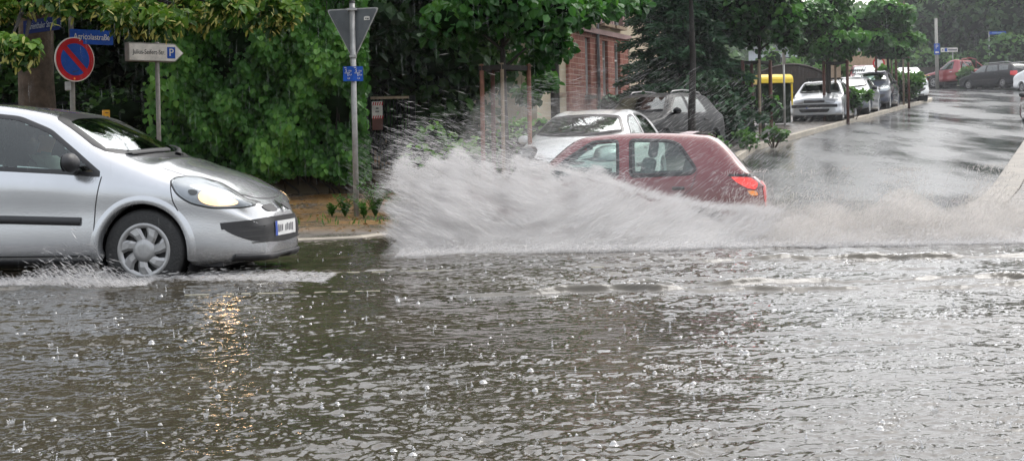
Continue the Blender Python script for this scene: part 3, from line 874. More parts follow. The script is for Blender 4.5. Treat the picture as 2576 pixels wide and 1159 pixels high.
def sx(base, k, kz=1.0, ky=1.0, dx=0.0, **kw):
    """stretch a template along its length / height / width"""
    p2 = lambda p: (p[0] * k, p[1] * kz)
    d = dict(base)
    for key in ('cowl', 'wst', 'peak', 'rr', 'hb', 'bl'): d[key] = p2(d[key])
    for key in ('belt', 'top'): d[key] = [p2(p) for p in d[key]]
    for key in ('xf', 'xr', 'wb', 'apb', 'apt'): d[key] = d[key] * k
    for key in ('zs', 'tailz', 'nosez', 'apz', 'mid'): d[key] = d[key] * kz
    if 'zn' in d: d['zn'] *= kz
    for key in ('w', 'wr'): d[key] = d[key] * ky
    d['mirror'] = (d['mirror'][0] * k, d['mirror'][1] * ky, d['mirror'][2] * kz)
    d['side_windows'] = [[p2(p) for p in q] for q in d['side_windows']]
    fy = lambda q: [(p[0] * ky, p[1] * kz) for p in q]
    d['windscreen'] = fy(d['windscreen']); d['rear_window'] = fy(d['rear_window']) if d.get('rear_window') else None
    if d.get('wipers'): d['wipers'] = [fy(q) for q in d['wipers']]
    fs = []
    for f in d['features']:
        tr = (lambda q: [p2(p) for p in q]) if f[1] in ('L', 'R', 'LR') else fy
        g = [f[0], f[1], tr(f[2]), f[3], f[4]]
        if len(f) > 5:
            o = dict(f[5])
            if o.get('sub'): o['sub'] = [(s[0], tr(s[1]), s[2], s[3], s[4]) for s in o['sub']]
            g.append(o)
        fs.append(tuple(g))
    d['features'] = fs
    d.update(kw)
    return d

# ------------------------------------------------------------------ sky, sun, camera
SUN_EL, SUN_AZ = R(54), R(42)
world = bpy.data.worlds.new('World'); SC.world = world; world.use_nodes = True
nt = world.node_tree; nt.nodes.clear()
wo = nt.nodes.new('ShaderNodeOutputWorld'); bg = nt.nodes.new('ShaderNodeBackground')
sky = nt.nodes.new('ShaderNodeTexSky'); sky.sky_type = 'NISHITA'; sky.sun_disc = False
sky.sun_elevation = SUN_EL; sky.sun_rotation = SUN_AZ; sky.air_density = 1.0; sky.dust_density = 6.0; sky.ozone_density = 1.0
hs = nt.nodes.new('ShaderNodeHueSaturation'); hs.inputs['Saturation'].default_value = .55; hs.inputs['Value'].default_value = 1.0
# cloud cover evens the clear-sky gradient out
gm_ = nt.nodes.new('ShaderNodeGamma'); gm_.inputs['Gamma'].default_value = .40
gs_ = nt.nodes.new('ShaderNodeVectorMath'); gs_.operation = 'SCALE'; gs_.inputs['Scale'].default_value = 5.8
nt.links.new(sky.outputs['Color'], gm_.inputs['Color']); nt.links.new(gm_.outputs['Color'], gs_.inputs[0]); nt.links.new(gs_.outputs['Vector'], hs.inputs['Color'])
# an overcast sky is brighter overhead than at the horizon
wtc = nt.nodes.new('ShaderNodeTexCoord'); wsp = nt.nodes.new('ShaderNodeSeparateXYZ'); nt.links.new(wtc.outputs['Generated'], wsp.inputs[0])
wmr = nt.nodes.new('ShaderNodeMapRange'); wmr.inputs['From Min'].default_value = 0; wmr.inputs['From Max'].default_value = .8; wmr.inputs['To Min'].default_value = .9; wmr.inputs['To Max'].default_value = 1.35
nt.links.new(wsp.outputs['Z'], wmr.inputs['Value'])
wns = nt.nodes.new('ShaderNodeTexNoise'); wns.inputs['Scale'].default_value = 2.2; wns.inputs['Detail'].default_value = 4; nt.links.new(wtc.outputs['Generated'], wns.inputs['Vector'])
wm2 = nt.nodes.new('ShaderNodeMapRange'); wm2.inputs['To Min'].default_value = .8; wm2.inputs['To Max'].default_value = 1.2; nt.links.new(wns.outputs['Fac'], wm2.inputs['Value'])
wmu = nt.nodes.new('ShaderNodeMath'); wmu.operation = 'MULTIPLY'; nt.links.new(wmr.outputs[0], wmu.inputs[0]); nt.links.new(wm2.outputs[0], wmu.inputs[1])
wvm = nt.nodes.new('ShaderNodeVectorMath'); wvm.operation = 'SCALE'; nt.links.new(hs.outputs['Color'], wvm.inputs[0]); nt.links.new(wmu.outputs[0], wvm.inputs['Scale'])
nt.links.new(wvm.outputs['Vector'], bg.inputs['Color'])
bg.inputs['Strength'].default_value = .15
nt.links.new(bg.outputs[0], wo.inputs['Surface'])
sl = bpy.data.lights.new('sun', 'SUN'); sl.energy = 1.0; sl.angle = R(30); sl.color = (1, .97, .93)
so = bpy.data.objects.new('sun', sl); COL.objects.link(so)
sdir = Vector((math.sin(SUN_AZ) * math.cos(SUN_EL), math.cos(SUN_AZ) * math.cos(SUN_EL), math.sin(SUN_EL)))
so.rotation_euler = (-sdir).to_track_quat('-Z', 'Y').to_euler()

cam = bpy.data.cameras.new('camera'); co = bpy.data.objects.new('camera', cam); COL.objects.link(co)
co.location = (0, 0, HC)
co.matrix_world = Matrix.Translation((0, 0, HC)) @ Matrix.Rotation(R(90), 4, 'X') @ Matrix.Rotation(-ROLL, 4, 'Z')
cam.sensor_width = 36; cam.sensor_fit = 'HORIZONTAL'; cam.lens = 36 * F / 2576
cam.shift_y = (CY - 579.5) / 2576
cam.clip_start = .05; cam.clip_end = 3000
SC.camera = co
SC.view_settings.view_transform = 'Standard'; SC.view_settings.look = 'None'; SC.view_settings.exposure = 0
SC.render.engine = 'CYCLES'
SC.cycles.use_denoising = True
SC.cycles.max_bounces = 8; SC.cycles.diffuse_bounces = 3; SC.cycles.glossy_bounces = 4; SC.cycles.transparent_max_bounces = 16
SC.cycles.caustics_reflective = False; SC.cycles.caustics_refractive = False

# ------------------------------------------------------------------ ground, road, pavement, kerb
def sheet(name, xs, ys, zf, m, mask=None):
    X, Y = np.meshgrid(xs, ys)
    Z = zf(X, Y); n, k = X.shape
    V = np.stack([X, Y, Z], -1).reshape(-1, 3)
    i = np.arange(n - 1)[:, None]; j = np.arange(k - 1)[None]
    Fq = np.stack([i * k + j, i * k + j + 1, (i + 1) * k + j + 1, (i + 1) * k + j], -1).reshape(-1, 4)
    if mask is not None: Fq = Fq[mask(V[Fq].mean(1))]
    return tag(np_mesh(name, V, Fq, m, None, True), kind='structure')

def wet_asphalt():
    m, nt, out = new_mat('wet_asphalt')
    p = nd(nt, 'ShaderNodeBsdfPrincipled'); tc = nd(nt, 'ShaderNodeTexCoord')
    mp = nd(nt, 'ShaderNodeMapping'); mp.inputs['Rotation'].default_value = (0, 0, R(23)); mp.inputs['Scale'].default_value = (.55, .13, .3)
    nt.links.new(tc.outputs['Object'], mp.inputs['Vector'])
    n1 = nd(nt, 'ShaderNodeTexNoise', i_Scale=1.0, i_Detail=6.0, i_Roughness=.6); nt.links.new(mp.outputs[0], n1.inputs['Vector'])
    n2 = nd(nt, 'ShaderNodeTexNoise', i_Scale=.45, i_Detail=5.0); nt.links.new(tc.outputs['Object'], n2.inputs['Vector'])
    r = nd(nt, 'ShaderNodeValToRGB'); e = r.color_ramp.elements
    e[0].position = .35; e[0].color = (.03, .031, .033, 1); e[1].position = .68; e[1].color = (.075, .078, .082, 1)
    nt.links.new(n1.outputs['Fac'], r.inputs['Fac'])
    # repair seams and cracks
    vo = nd(nt, 'ShaderNodeTexVoronoi', feature='DISTANCE_TO_EDGE', i_Scale=.16)
    nw = nd(nt, 'ShaderNodeMix', data_type='VECTOR'); nw.inputs['Factor'].default_value = .25
    n4 = nd(nt, 'ShaderNodeTexNoise', i_Scale=.8, i_Detail=3.0); nt.links.new(tc.outputs['Object'], n4.inputs['Vector'])
    sc_ = nd(nt, 'ShaderNodeVectorMath', operation='MULTIPLY_ADD'); sc_.inputs[1].default_value = (1.6, 1.6, 0)
    nt.links.new(n4.outputs['Color'], sc_.inputs[0]); nt.links.new(tc.outputs['Object'], sc_.inputs[2])
    nt.links.new(sc_.outputs[0], vo.inputs['Vector'])
    cr = nd(nt, 'ShaderNodeMapRange'); cr.inputs['From Min'].default_value = .004; cr.inputs['From Max'].default_value = .016; cr.inputs['To Min'].default_value = .35
    nt.links.new(vo.outputs['Distance'], cr.inputs['Value'])
    mu = nd(nt, 'ShaderNodeVectorMath', operation='SCALE'); nt.links.new(r.outputs['Color'], mu.inputs[0]); nt.links.new(cr.outputs[0], mu.inputs['Scale'])
    nt.links.new(mu.outputs['Vector'], p.inputs['Base Color'])
    rr = nd(nt, 'ShaderNodeMapRange'); rr.inputs['From Min'].default_value = .36; rr.inputs['From Max'].default_value = .66
    rr.inputs['To Min'].default_value = .09; rr.inputs['To Max'].default_value = .42
    nt.links.new(n1.outputs['Fac'], rr.inputs['Value']); nt.links.new(rr.outputs[0], p.inputs['Roughness'])
    p.inputs['Specular IOR Level'].default_value = .7
    n3 = nd(nt, 'ShaderNodeTexNoise', i_Scale=9.0, i_Detail=5.0); nt.links.new(tc.outputs['Object'], n3.inputs['Vector'])
    b = nd(nt, 'ShaderNodeBump', i_Strength=.16, i_Distance=.02); nt.links.new(n3.outputs['Fac'], b.inputs['Height'])
    nt.links.new(b.outputs[0], p.inputs['Normal']); nt.links.new(p.outputs[0], out.inputs['Surface'])
    return m
M['asphalt'] = wet_asphalt()

def paving():
    m, nt, out = new_mat('wet_paving')
    p = nd(nt, 'ShaderNodeBsdfPrincipled'); tc = nd(nt, 'ShaderNodeTexCoord')
    br = nd(nt, 'ShaderNodeTexBrick', i_Scale=1.0); br.inputs['Brick Width'].default_value = .5; br.inputs['Row Height'].default_value = .25; br.inputs['Mortar Size'].default_value = .008
    br.inputs['Color1'].default_value = (.13, .115, .10, 1); br.inputs['Color2'].default_value = (.17, .15, .135, 1); br.inputs['Mortar'].default_value = (.045, .04, .035, 1)
    nt.links.new(tc.outputs['Object'], br.inputs['Vector'])
    n1 = nd(nt, 'ShaderNodeTexNoise', i_Scale=1.1, i_Detail=7.0, i_Roughness=.68); nt.links.new(tc.outputs['Object'], n1.inputs['Vector'])
    n2 = nd(nt, 'ShaderNodeTexNoise', i_Scale=16.0, i_Detail=5.0, i_Roughness=.7); nt.links.new(tc.outputs['Object'], n2.inputs['Vector'])
    # brown litter under the trees behind the sign
    sp = nd(nt, 'ShaderNodeSeparateXYZ'); nt.links.new(tc.outputs['Object'], sp.inputs[0])
    a = nd(nt, 'ShaderNodeMapRange'); a.inputs['From Min'].default_value = 15.4; a.inputs['From Max'].default_value = 17.2; nt.links.new(sp.outputs['Y'], a.inputs['Value'])
    c = nd(nt, 'ShaderNodeMapRange'); c.inputs['From Min'].default_value = .5; c.inputs['From Max'].default_value = -1.6; nt.links.new(sp.outputs['X'], c.inputs['Value'])
    d = nd(nt, 'ShaderNodeMapRange'); d.inputs['From Min'].default_value = .38; d.inputs['From Max'].default_value = .52; nt.links.new(n1.outputs['Fac'], d.inputs['Value'])
    m1 = nd(nt, 'ShaderNodeMath', operation='MULTIPLY'); nt.links.new(a.outputs[0], m1.inputs[0]); nt.links.new(c.outputs[0], m1.inputs[1])
    m2 = nd(nt, 'ShaderNodeMath', operation='MULTIPLY'); nt.links.new(m1.outputs[0], m2.inputs[0]); nt.links.new(d.outputs[0], m2.inputs[1])
    r = nd(nt, 'ShaderNodeValToRGB'); e = r.color_ramp.elements
    e[0].position = .35; e[0].color = (.075, .042, .016, 1); e[1].position = .66; e[1].color = (.36, .195, .065, 1)
    nt.links.new(n2.outputs['Fac'], r.inputs['Fac'])
    mx = nd(nt, 'ShaderNodeMix', data_type='RGBA'); nt.links.new(m2.outputs[0], mx.inputs['Factor']); nt.links.new(br.outputs['Color'], mx.inputs['A']); nt.links.new(r.outputs['Color'], mx.inputs['B'])
    nt.links.new(mx.outputs['Result'], p.inputs['Base Color'])
    rr = nd(nt, 'ShaderNodeMapRange'); rr.inputs['From Min'].default_value = .35; rr.inputs['From Max'].default_value = .65; rr.inputs['To Min'].default_value = .12; rr.inputs['To Max'].default_value = .6
    nt.links.new(n1.outputs['Fac'], rr.inputs['Value']); nt.links.new(rr.outputs[0], p.inputs['Roughness'])
    b = nd(nt, 'ShaderNodeBump', i_Strength=.5, i_Distance=.02); nt.links.new(n2.outputs['Fac'], b.inputs['Height']); nt.links.new(b.outputs[0], p.inputs['Normal'])
    nt.links.new(p.outputs[0], out.inputs['Surface'])
    return m
M['paving'] = paving()
M['grassland'] = mat('rough_grass', (.035, .06, .018), .9, ns=.5, na=.5, bs=3, bst=.5)

xs = np.concatenate([np.linspace(-400, -30, 14), np.linspace(-28, 60, 90), np.linspace(65, 500, 14)])
ys = np.concatenate([np.linspace(-60, 6, 8), np.linspace(8, 30, 60), np.linspace(31, 110, 60), np.linspace(115, 900, 20)])
sheet('road', xs, ys, lambda X, Y: road_z(Y), M['asphalt'])
# pavement: everything left of the kerb line
ys2 = np.unique(np.concatenate([np.linspace(13.7, 30, 120), np.linspace(30, 76, 120), _ky[1:-1]]))
t = np.concatenate([np.linspace(0, .6, 12), np.linspace(.62, 1, 70)])
Yg = np.repeat(ys2[:, None], len(t), 1); kx_ = kerb_x(ys2)
Xg = -90 + (kx_[:, None] + 90) * t[None]
V = np.stack([Xg, Yg, pave_z(Yg) + .01 * np.sin(Xg * .9) * (Yg > 17)], -1).reshape(-1, 3); k = len(t); n = len(ys2)
i = np.arange(n - 1)[:, None]; j = np.arange(k - 1)[None]
tag(np_mesh('pavement', V, np.stack([i * k + j, i * k + j + 1, (i + 1) * k + j + 1, (i + 1) * k + j], -1).reshape(-1, 4), M['paving'], None, True), kind='structure')
# kerb stones along the edge
kp = np.stack([kerb_x(ys2), ys2, pave_z(ys2)], 1)[2:]
nr = np.gradient(kp[:, :2], axis=0); nr /= np.linalg.norm(nr, axis=1, keepdims=True); nr = np.stack([nr[:, 1], -nr[:, 0]], 1)
rows = []
for (o, dz) in ((-.16, .005), (-.16, .016), (-.02, .018), (0.0, .004), (0.01, -.25)):
    r = kp.copy(); r[:, :2] += nr * o; r[:, 2] += dz; rows.append(r)
K = len(kp); kk = np.arange(K - 1)
tag(np_mesh('kerb', np.concatenate(rows), np.concatenate([np.stack([b * K + kk, (b + 1) * K + kk, (b + 1) * K + kk + 1, b * K + kk + 1], 1) for b in range(4)]), M['kerb'], None, False), kind='structure')
M['kerbwet'] = mat('dark_wet_kerb', (.17, .145, .115), .4, na=.5, ns=2.2, bs=14, bst=.5)
# the opposite corner of the side street, on the right
_qy = [14.3, 14.6, 15.2, 16.2, 17.2, 18.4, 35, 68, 80]
_qx = [40, 8.3, 6.4, 5.6, 5.5, 5.85, 12.6, 26.0, 32]
ys3 = np.unique(np.concatenate([np.linspace(14.3, 20, 60), np.linspace(20, 76, 80)])); qx = np.interp(ys3, _qy, _qx)
tt = np.linspace(0, 1, 24)**1.6; Yg = np.repeat(ys3[:, None], 24, 1); Xg = qx[:, None] + (90 - qx[:, None]) * tt[None]
rz_ = np.maximum(road_z(Yg) + .10, .05)
V = np.stack([Xg, Yg, rz_], -1).reshape(-1, 3); n = len(ys3); i = np.arange(n - 1)[:, None]; j = np.arange(23)[None]
tag(np_mesh('pavement_corner', V, np.stack([i * 24 + j, i * 24 + j + 1, (i + 1) * 24 + j + 1, (i + 1) * 24 + j], -1).reshape(-1, 4), M['paving'], None, True), kind='structure')
kq = np.stack([qx, ys3, np.maximum(road_z(ys3) + .10, .05)], 1)[4:]
nr = np.gradient(kq[:, :2], axis=0); nr /= np.linalg.norm(nr, axis=1, keepdims=True); nr = np.stack([-nr[:, 1], nr[:, 0]], 1); rows = []
for (o, dz) in ((-.45, .005), (-.45, .02), (-.02, .022), (0.0, .004), (0.01, -.25)):
    r = kq.copy(); r[:, :2] += nr * o; r[:, 2] += dz; rows.append(r)
K = len(kq); kk = np.arange(K - 1)
tag(np_mesh('kerb', np.concatenate(rows), np.concatenate([np.stack([b * K + kk, b * K + kk + 1, (b + 1) * K + kk + 1, (b + 1) * K + kk], 1) for b in range(4)]), M['kerbwet'], None, False), kind='structure')
# far pavement and grass beyond the bend
sheet('ground', np.linspace(-90, 220, 63), np.concatenate([np.linspace(91.2, 130, 20), np.linspace(140, 890, 16)]), lambda X, Y: road_z(Y) + .12 + .25 * np.sin(X * .13) * (Y > 110), M['grassland'])
sheet('far_pavement', np.linspace(-20, 90, 56), np.linspace(88.6, 91.4, 4), lambda X, Y: road_z(Y) + .14, M['paving'])

# ------------------------------------------------------------------ flood water
def water_mat():
    m, nt, out = new_mat('flood_water')
    tc = nd(nt, 'ShaderNodeTexCoord')
    n1 = nd(nt, 'ShaderNodeTexNoise', i_Scale=.5, i_Detail=3.0); nt.links.new(tc.outputs['Object'], n1.inputs['Vector'])
    r = nd(nt, 'ShaderNodeValToRGB'); e = r.color_ramp.elements
    e[0].position = .3; e[0].color = (.042, .036, .024, 1); e[1].position = .75; e[1].color = (.090, .076, .054, 1)
    nt.links.new(n1.outputs['Fac'], r.inputs['Fac'])
    df = nd(nt, 'ShaderNodeBsdfDiffuse'); nt.links.new(r.outputs['Color'], df.inputs['Color'])
    tr = nd(nt, 'ShaderNodeBsdfTransparent'); tr.inputs['Color'].default_value = (.75, .66, .48, 1)
    m1 = nd(nt, 'ShaderNodeMixShader'); m1.inputs[0].default_value = .16
    nt.links.new(df.outputs[0], m1.inputs[1]); nt.links.new(tr.outputs[0], m1.inputs[2])
    gl = nd(nt, 'ShaderNodeBsdfGlossy'); gl.inputs['Roughness'].default_value = .03; gl.inputs['Color'].default_value = (.97, .98, 1.0, 1)
    n2 = nd(nt, 'ShaderNodeTexNoise', i_Scale=30.0, i_Detail=3.0); nt.links.new(tc.outputs['Object'], n2.inputs['Vector'])
    b = nd(nt, 'ShaderNodeBump', i_Strength=.22, i_Distance=.008); nt.links.new(n2.outputs['Fac'], b.inputs['Height'])
    nt.links.new(b.outputs[0], gl.inputs['Normal'])
    fr = nd(nt, 'ShaderNodeFresnel', i_IOR=1.46); nt.links.new(b.outputs[0], fr.inputs['Normal'])
    m2 = nd(nt, 'ShaderNodeMixShader'); nt.links.new(fr.outputs[0], m2.inputs[0]); nt.links.new(m1.outputs[0], m2.inputs[1]); nt.links.new(gl.outputs[0], m2.inputs[2])
    nt.links.new(m2.outputs[0], out.inputs['Surface'])
    return m
M['water'] = water_mat()

nc = 860
u = np.concatenate([-np.geomspace(9, .56, 14)[:-1], np.linspace(-.52, .52, nc), np.geomspace(.56, 9, 14)[1:]])
Yr = [1.2]
while Yr[-1] < 30: Yr.append(Yr[-1] + max(.009, .0021 * (Yr[-1] + .6)) if Yr[-1] < 17 else Yr[-1] + .25)
Yr = np.array(Yr); UU, YY = np.meshgrid(u, Yr); XX = UU * (YY + 1.6)
dense = np.abs(UU) < .53
g = np.random.default_rng(11)
Z = np.zeros_like(XX)
for lam0, lam1, amp, cnt in ((.045, .10, .00060, 20), (.10, .22, .0012, 16), (.22, .6, .0018, 12), (.6, 1.6, .0034, 8)):
    for _ in range(cnt):
        lam = g.uniform(lam0, lam1); th = g.normal(R(85), R(38)); k = 2 * math.pi / lam
        Z += amp * np.sin(k * (XX * math.cos(th) + YY * math.sin(th)) + g.random() * 6.28 + .8 * np.sin(XX * g.uniform(.5, 2) + YY * g.uniform(.3, 1.2)))
env = .62 + .30 * np.sin(XX * .8 + 1.3) * np.sin(YY * .7 + XX * .25) + .26 * np.sin(XX * 1.9 - YY * 1.3 + .5) * np.sin(YY * 2.1 + XX * .6)
Z *= env * np.clip(.72 + .04 * (YY - 4), .7, 1.1) * np.exp(-np.clip(YY - 16, 0, 99) / 6)
# wave ridges thrown across the road by the passing cars
def ridge(x0, y0, x1, y1, h, wd, ph):
    L = math.hypot(x1 - x0, y1 - y0); tx, ty = (x1 - x0) / L, (y1 - y0) / L
    s = (XX - x0) * tx + (YY - y0) * ty; d = -(XX - x0) * ty + (YY - y0) * tx
    d = d + .07 * np.sin(s * 2.1 + ph) + .035 * np.sin(s * 6.3 + 2 * ph) + .018 * np.sin(s * 17 + ph)
    a = np.clip(s / .6, 0, 1) * np.clip((L - s) / .6, 0, 1) * (.35 + .65 * np.clip(.5 + .5 * np.sin(s * 1.7 + 3 * ph) + .4 * np.sin(s * 5.1 + ph) + .3 * np.sin(s * 11 + 2 * ph), 0, 1.3))
    return a * h * np.exp(-(d / wd)**2)
for (x0, y0, x1, y1, h, wd, ph) in ((.2, 9.05, 6.5, 8.75, .050, .040, .4), (-.6, 8.62, 6, 8.45, .046, .040, 2.1), (.4, 10.85, 6.5, 10.5, .046, .042, 1.2), (-.8, 9.9, 6, 9.55, .014, .034, 3.0),
        (-1.9, 4.75, -.75, 4.0, .028, .07, 1.0), (-2.4, 4.9, -1.6, 4.6, .02, .05, 2.0), (-1.4, 5.95, .6, 5.75, .010, .05, .6), (-4.6, 9.6, -2.2, 9.5, .030, .07, 1.9), (-4.8, 9.9, -2.9, 9.85, .04, .08, .8)):
    Z += ridge(x0, y0, x1, y1, h, wd, ph)
# rain rings
nd_ = 7500
dropY = 3.4 + 11.5 * g.random(nd_)**1.15; dropX = (g.random(nd_) - .5) * .86 * (dropY + 1.0)
for q in range(nd_):
    r0 = g.uniform(.012, .085); amp = g.uniform(.0010, .0040) * (1 - .5 * r0 / .085)
    a, b = np.searchsorted(Yr, [dropY[q] - r0 - .05, dropY[q] + r0 + .05])
    if b - a < 3: continue
    uc = dropX[q] / (dropY[q] + 1.6); hw = (r0 + .05) / (dropY[q] + 1.5)
    c, d = np.searchsorted(u, [uc - hw, uc + hw])
    if d - c < 3: continue
    rr = np.hypot(XX[a:b, c:d] - dropX[q], YY[a:b, c:d] - dropY[q])
    Z[a:b, c:d] += amp * np.cos((rr - r0) * 2 * math.pi / .034) * np.exp(-((rr - r0) / .017)**2)
Z[~dense] = 0
n, k = XX.shape
V = np.stack([XX, YY, Z], -1).reshape(-1, 3)
i = np.arange(n - 1)[:, None]; j = np.arange(k - 1)[None]
Fq = np.stack([i * k + j, i * k + j + 1, (i + 1) * k + j + 1, (i + 1) * k + j], -1).reshape(-1, 4)
tag(np_mesh('water', V, Fq, M['water'], None, True), kind='structure')

# painted lines under the shallow water
M['lane'] = mat('road_marking', (.40, .37, .28), .6, na=.3, ns=3)
for (x0, x1, y0, Yc, nm) in ((465, 955, 745, 9.05, 0), (742, 1520, 692, 10.6, 1)):
    a = at(x0, y0, Yc); b = at(x1, y0 - .007 * (x1 - x0) + .0 * nm, Yc - .02)
    ln = MB()
    nseg = 24
    for s_ in range(nseg):
        if random.random() < .18: continue
        xa = a.x + (b.x - a.x) * s_ / nseg; xb = a.x + (b.x - a.x) * (s_ + 1) / nseg
        ln.box(((xa + xb) / 2, Yc, .001 - .005 * nm), (xb - xa + .001, 0.016 + .014 * random.random(), .006))
    tag(ln.build('lane_line', M['lane']), kind='structure')

# splashes of the rain drops: domes (bubbles), jets and crowns
M['drop'] = None
def drop_mat(name, col, trans=.35, rough=.12, alpha=.8):
    m, nt, out = new_mat(name)
    tc = nd(nt, 'ShaderNodeTexCoord'); no = nd(nt, 'ShaderNodeTexNoise', i_Scale=3.0, i_Detail=2.0); nt.links.new(tc.outputs['Object'], no.inputs['Vector'])
    mr = nd(nt, 'ShaderNodeMapRange'); mr.inputs['To Min'].default_value = .75; mr.inputs['To Max'].default_value = 1.25; nt.links.new(no.outputs['Fac'], mr.inputs['Value'])
    vm = nd(nt, 'ShaderNodeVectorMath', operation='SCALE'); vm.inputs[0].default_value = col; nt.links.new(mr.outputs[0], vm.inputs['Scale'])
    df = nd(nt, 'ShaderNodeBsdfDiffuse'); nt.links.new(vm.outputs[0], df.inputs['Color'])
    tl = nd(nt, 'ShaderNodeBsdfTranslucent'); nt.links.new(vm.outputs[0], tl.inputs['Color'])
    a = nd(nt, 'ShaderNodeMixShader'); a.inputs[0].default_value = .5; nt.links.new(df.outputs[0], a.inputs[1]); nt.links.new(tl.outputs[0], a.inputs[2])
    gl = nd(nt, 'ShaderNodeBsdfGlossy'); gl.inputs['Roughness'].default_value = rough
    b = nd(nt, 'ShaderNodeMixShader'); b.inputs[0].default_value = trans; nt.links.new(a.outputs[0], b.inputs[1]); nt.links.new(gl.outputs[0], b.inputs[2])
    t = nd(nt, 'ShaderNodeBsdfTransparent'); c = nd(nt, 'ShaderNodeMixShader'); c.inputs[0].default_value = alpha
    nt.links.new(t.outputs[0], c.inputs[1]); nt.links.new(b.outputs[0], c.inputs[2]); nt.links.new(c.outputs[0], out.inputs['Surface'])
    return m
M['bubble'] = drop_mat('rain_bubble', (.58, .59, .60), .5, .06, .42)
M['spray'] = drop_mat('spray_drops', (.66, .645, .64), .06, .3, 1.0)
M['spray_brown'] = drop_mat('muddy_spray_drops', (.56, .53, .505), .06, .3, 1.0)
M['spray_fine'] = drop_mat('fine_spray_drops', (.66, .66, .66), .1, .25, .6)
M['rain'] = drop_mat('falling_rain', (.70, .74, .76), .2, .2, .32)

def rain_splashes():
    b = MB()
    N = 950
    for q in range(N):
        Y = 3.7 + 9.2 * g.random()**1.25; X = (g.random() - .5) * .74 * Y
        if math.sin(X * 3.1 + 1) * math.sin(Y * 2.3 + X) + .5 * math.sin(X * 7.3 - Y * 4.1) < -.35 and g.random() < .8: continue
        kind = g.random()
        if kind < .70:
            r = min(.015, .0055 * math.exp(g.normal(0, .45))); hgt = r * g.uniform(.55, 1.05)
            prof = [(r * 1.5, -.002), (r * 1.05, .001), (r * .92, hgt * .45), (r * .65, hgt * .8), (r * .25, hgt * .98), (.0002, hgt)]
            b.lathe(prof, (X, Y, 0), 'Z', 9)
        elif kind < .94:
            hgt = g.uniform(.008, .030); r = g.uniform(.0016, .0034); lx = g.normal(0, .12) * hgt
            b.tube([(X, Y, -.003), (X, Y, .002), (X + lx * .4, Y, hgt * .45), (X + lx, Y, hgt * .85), (X + lx * 1.1, Y, hgt)], [r * 3.4, r * 1.6, r * .8, r * 1.25, r * .3], 7)
            if g.random() < .5:
                vs, fs = lump((X + lx * 1.3, Y, hgt * 1.3), r * 1.3, 1.1, q, 1); b.add(vs, fs, True)
        else:
            r = g.uniform(.008, .016); hgt = g.uniform(.008, .02); kk_ = 10; vs = []; fs = []
            for rr, h in ((.8, -.002), (.95, hgt * .5)):
                for s_ in range(kk_):
                    a = 2 * math.pi * s_ / kk_; vs.append((X + r * rr * math.cos(a), Y + r * rr * math.sin(a), h))
            for s_ in range(kk_):
                a = 2 * math.pi * (s_ + .5) / kk_; vs.append((X + r * 1.25 * math.cos(a), Y + r * 1.25 * math.sin(a), hgt * g.uniform(.7, 1.4)))
            for s_ in range(kk_):
                s2 = (s_ + 1) % kk_; fs += [(s_, s2, kk_ + s2, kk_ + s_), (kk_ + s_, kk_ + s2, 2 * kk_ + s_)]
            b.add(vs, fs, True)
    tag(b.build('raindrop_splashes', M['bubble']), 'tiny pale bubbles, jets and crowns where rain hits the flooded road', 'rain splashes', kind='stuff')
rain_splashes()

def slivers(name, P, D, L, W, m, **kw):
    """thin drops drawn out along their flight; every drop one narrow four-sided blade"""
    N = len(P); D = unit(D); a = unit(np.cross(D, rng.normal(size=(N, 3)))); L = np.asarray(L)[:, None]; W = np.asarray(W)[:, None]
    V = np.stack([P - D * L * .5, P + a * W * .5 - D * L * .1, P + D * L * .5, P - a * W * .5 - D * L * .1], 1).reshape(-1, 3)
    b = (np.arange(N) * 4)[:, None]
    return np_mesh(name, V, b + np.array([[0, 1, 2, 3]]), m, None, False)

SC.cycles.volume_bounces = 2; SC.cycles.volume_max_steps = 128
def mist_mat(name, dens, nscale, rot, col=(.83, .82, .815), lo=.15):
    m, nt, out = new_mat(name)
    tc = nd(nt, 'ShaderNodeTexCoord'); mp = nd(nt, 'ShaderNodeMapping'); mp.inputs['Rotation'].default_value = (0, rot, 0); mp.inputs['Scale'].default_value = nscale
    nt.links.new(tc.outputs['Object'], mp.inputs['Vector'])
    no = nd(nt, 'ShaderNodeTexNoise', i_Scale=1.0, i_Detail=3.0, i_Roughness=.6); nt.links.new(mp.outputs[0], no.inputs['Vector'])
    mr = nd(nt, 'ShaderNodeMapRange'); mr.inputs['From Min'].default_value = .38; mr.inputs['From Max'].default_value = .66; mr.inputs['To Min'].default_value = dens * lo; mr.inputs['To Max'].default_value = dens * 1.7
    nt.links.new(no.outputs['Fac'], mr.inputs['Value'])
    v = nd(nt, 'ShaderNodeVolumePrincipled'); v.inputs['Color'].default_value = rgba(col); v.inputs['Anisotropy'].default_value = .2
    nt.links.new(mr.outputs[0], v.inputs['Density']); nt.links.new(v.outputs[0], out.inputs['Volume'])
    return m
def haze_mat(dens):
    m, nt, out = new_mat('rain_haze')
    v = nd(nt, 'ShaderNodeVolumeScatter'); v.inputs['Color'].default_value = (.95, .97, 1, 1); v.inputs['Density'].default_value = dens
    nt.links.new(v.outputs[0], out.inputs['Volume']); return m

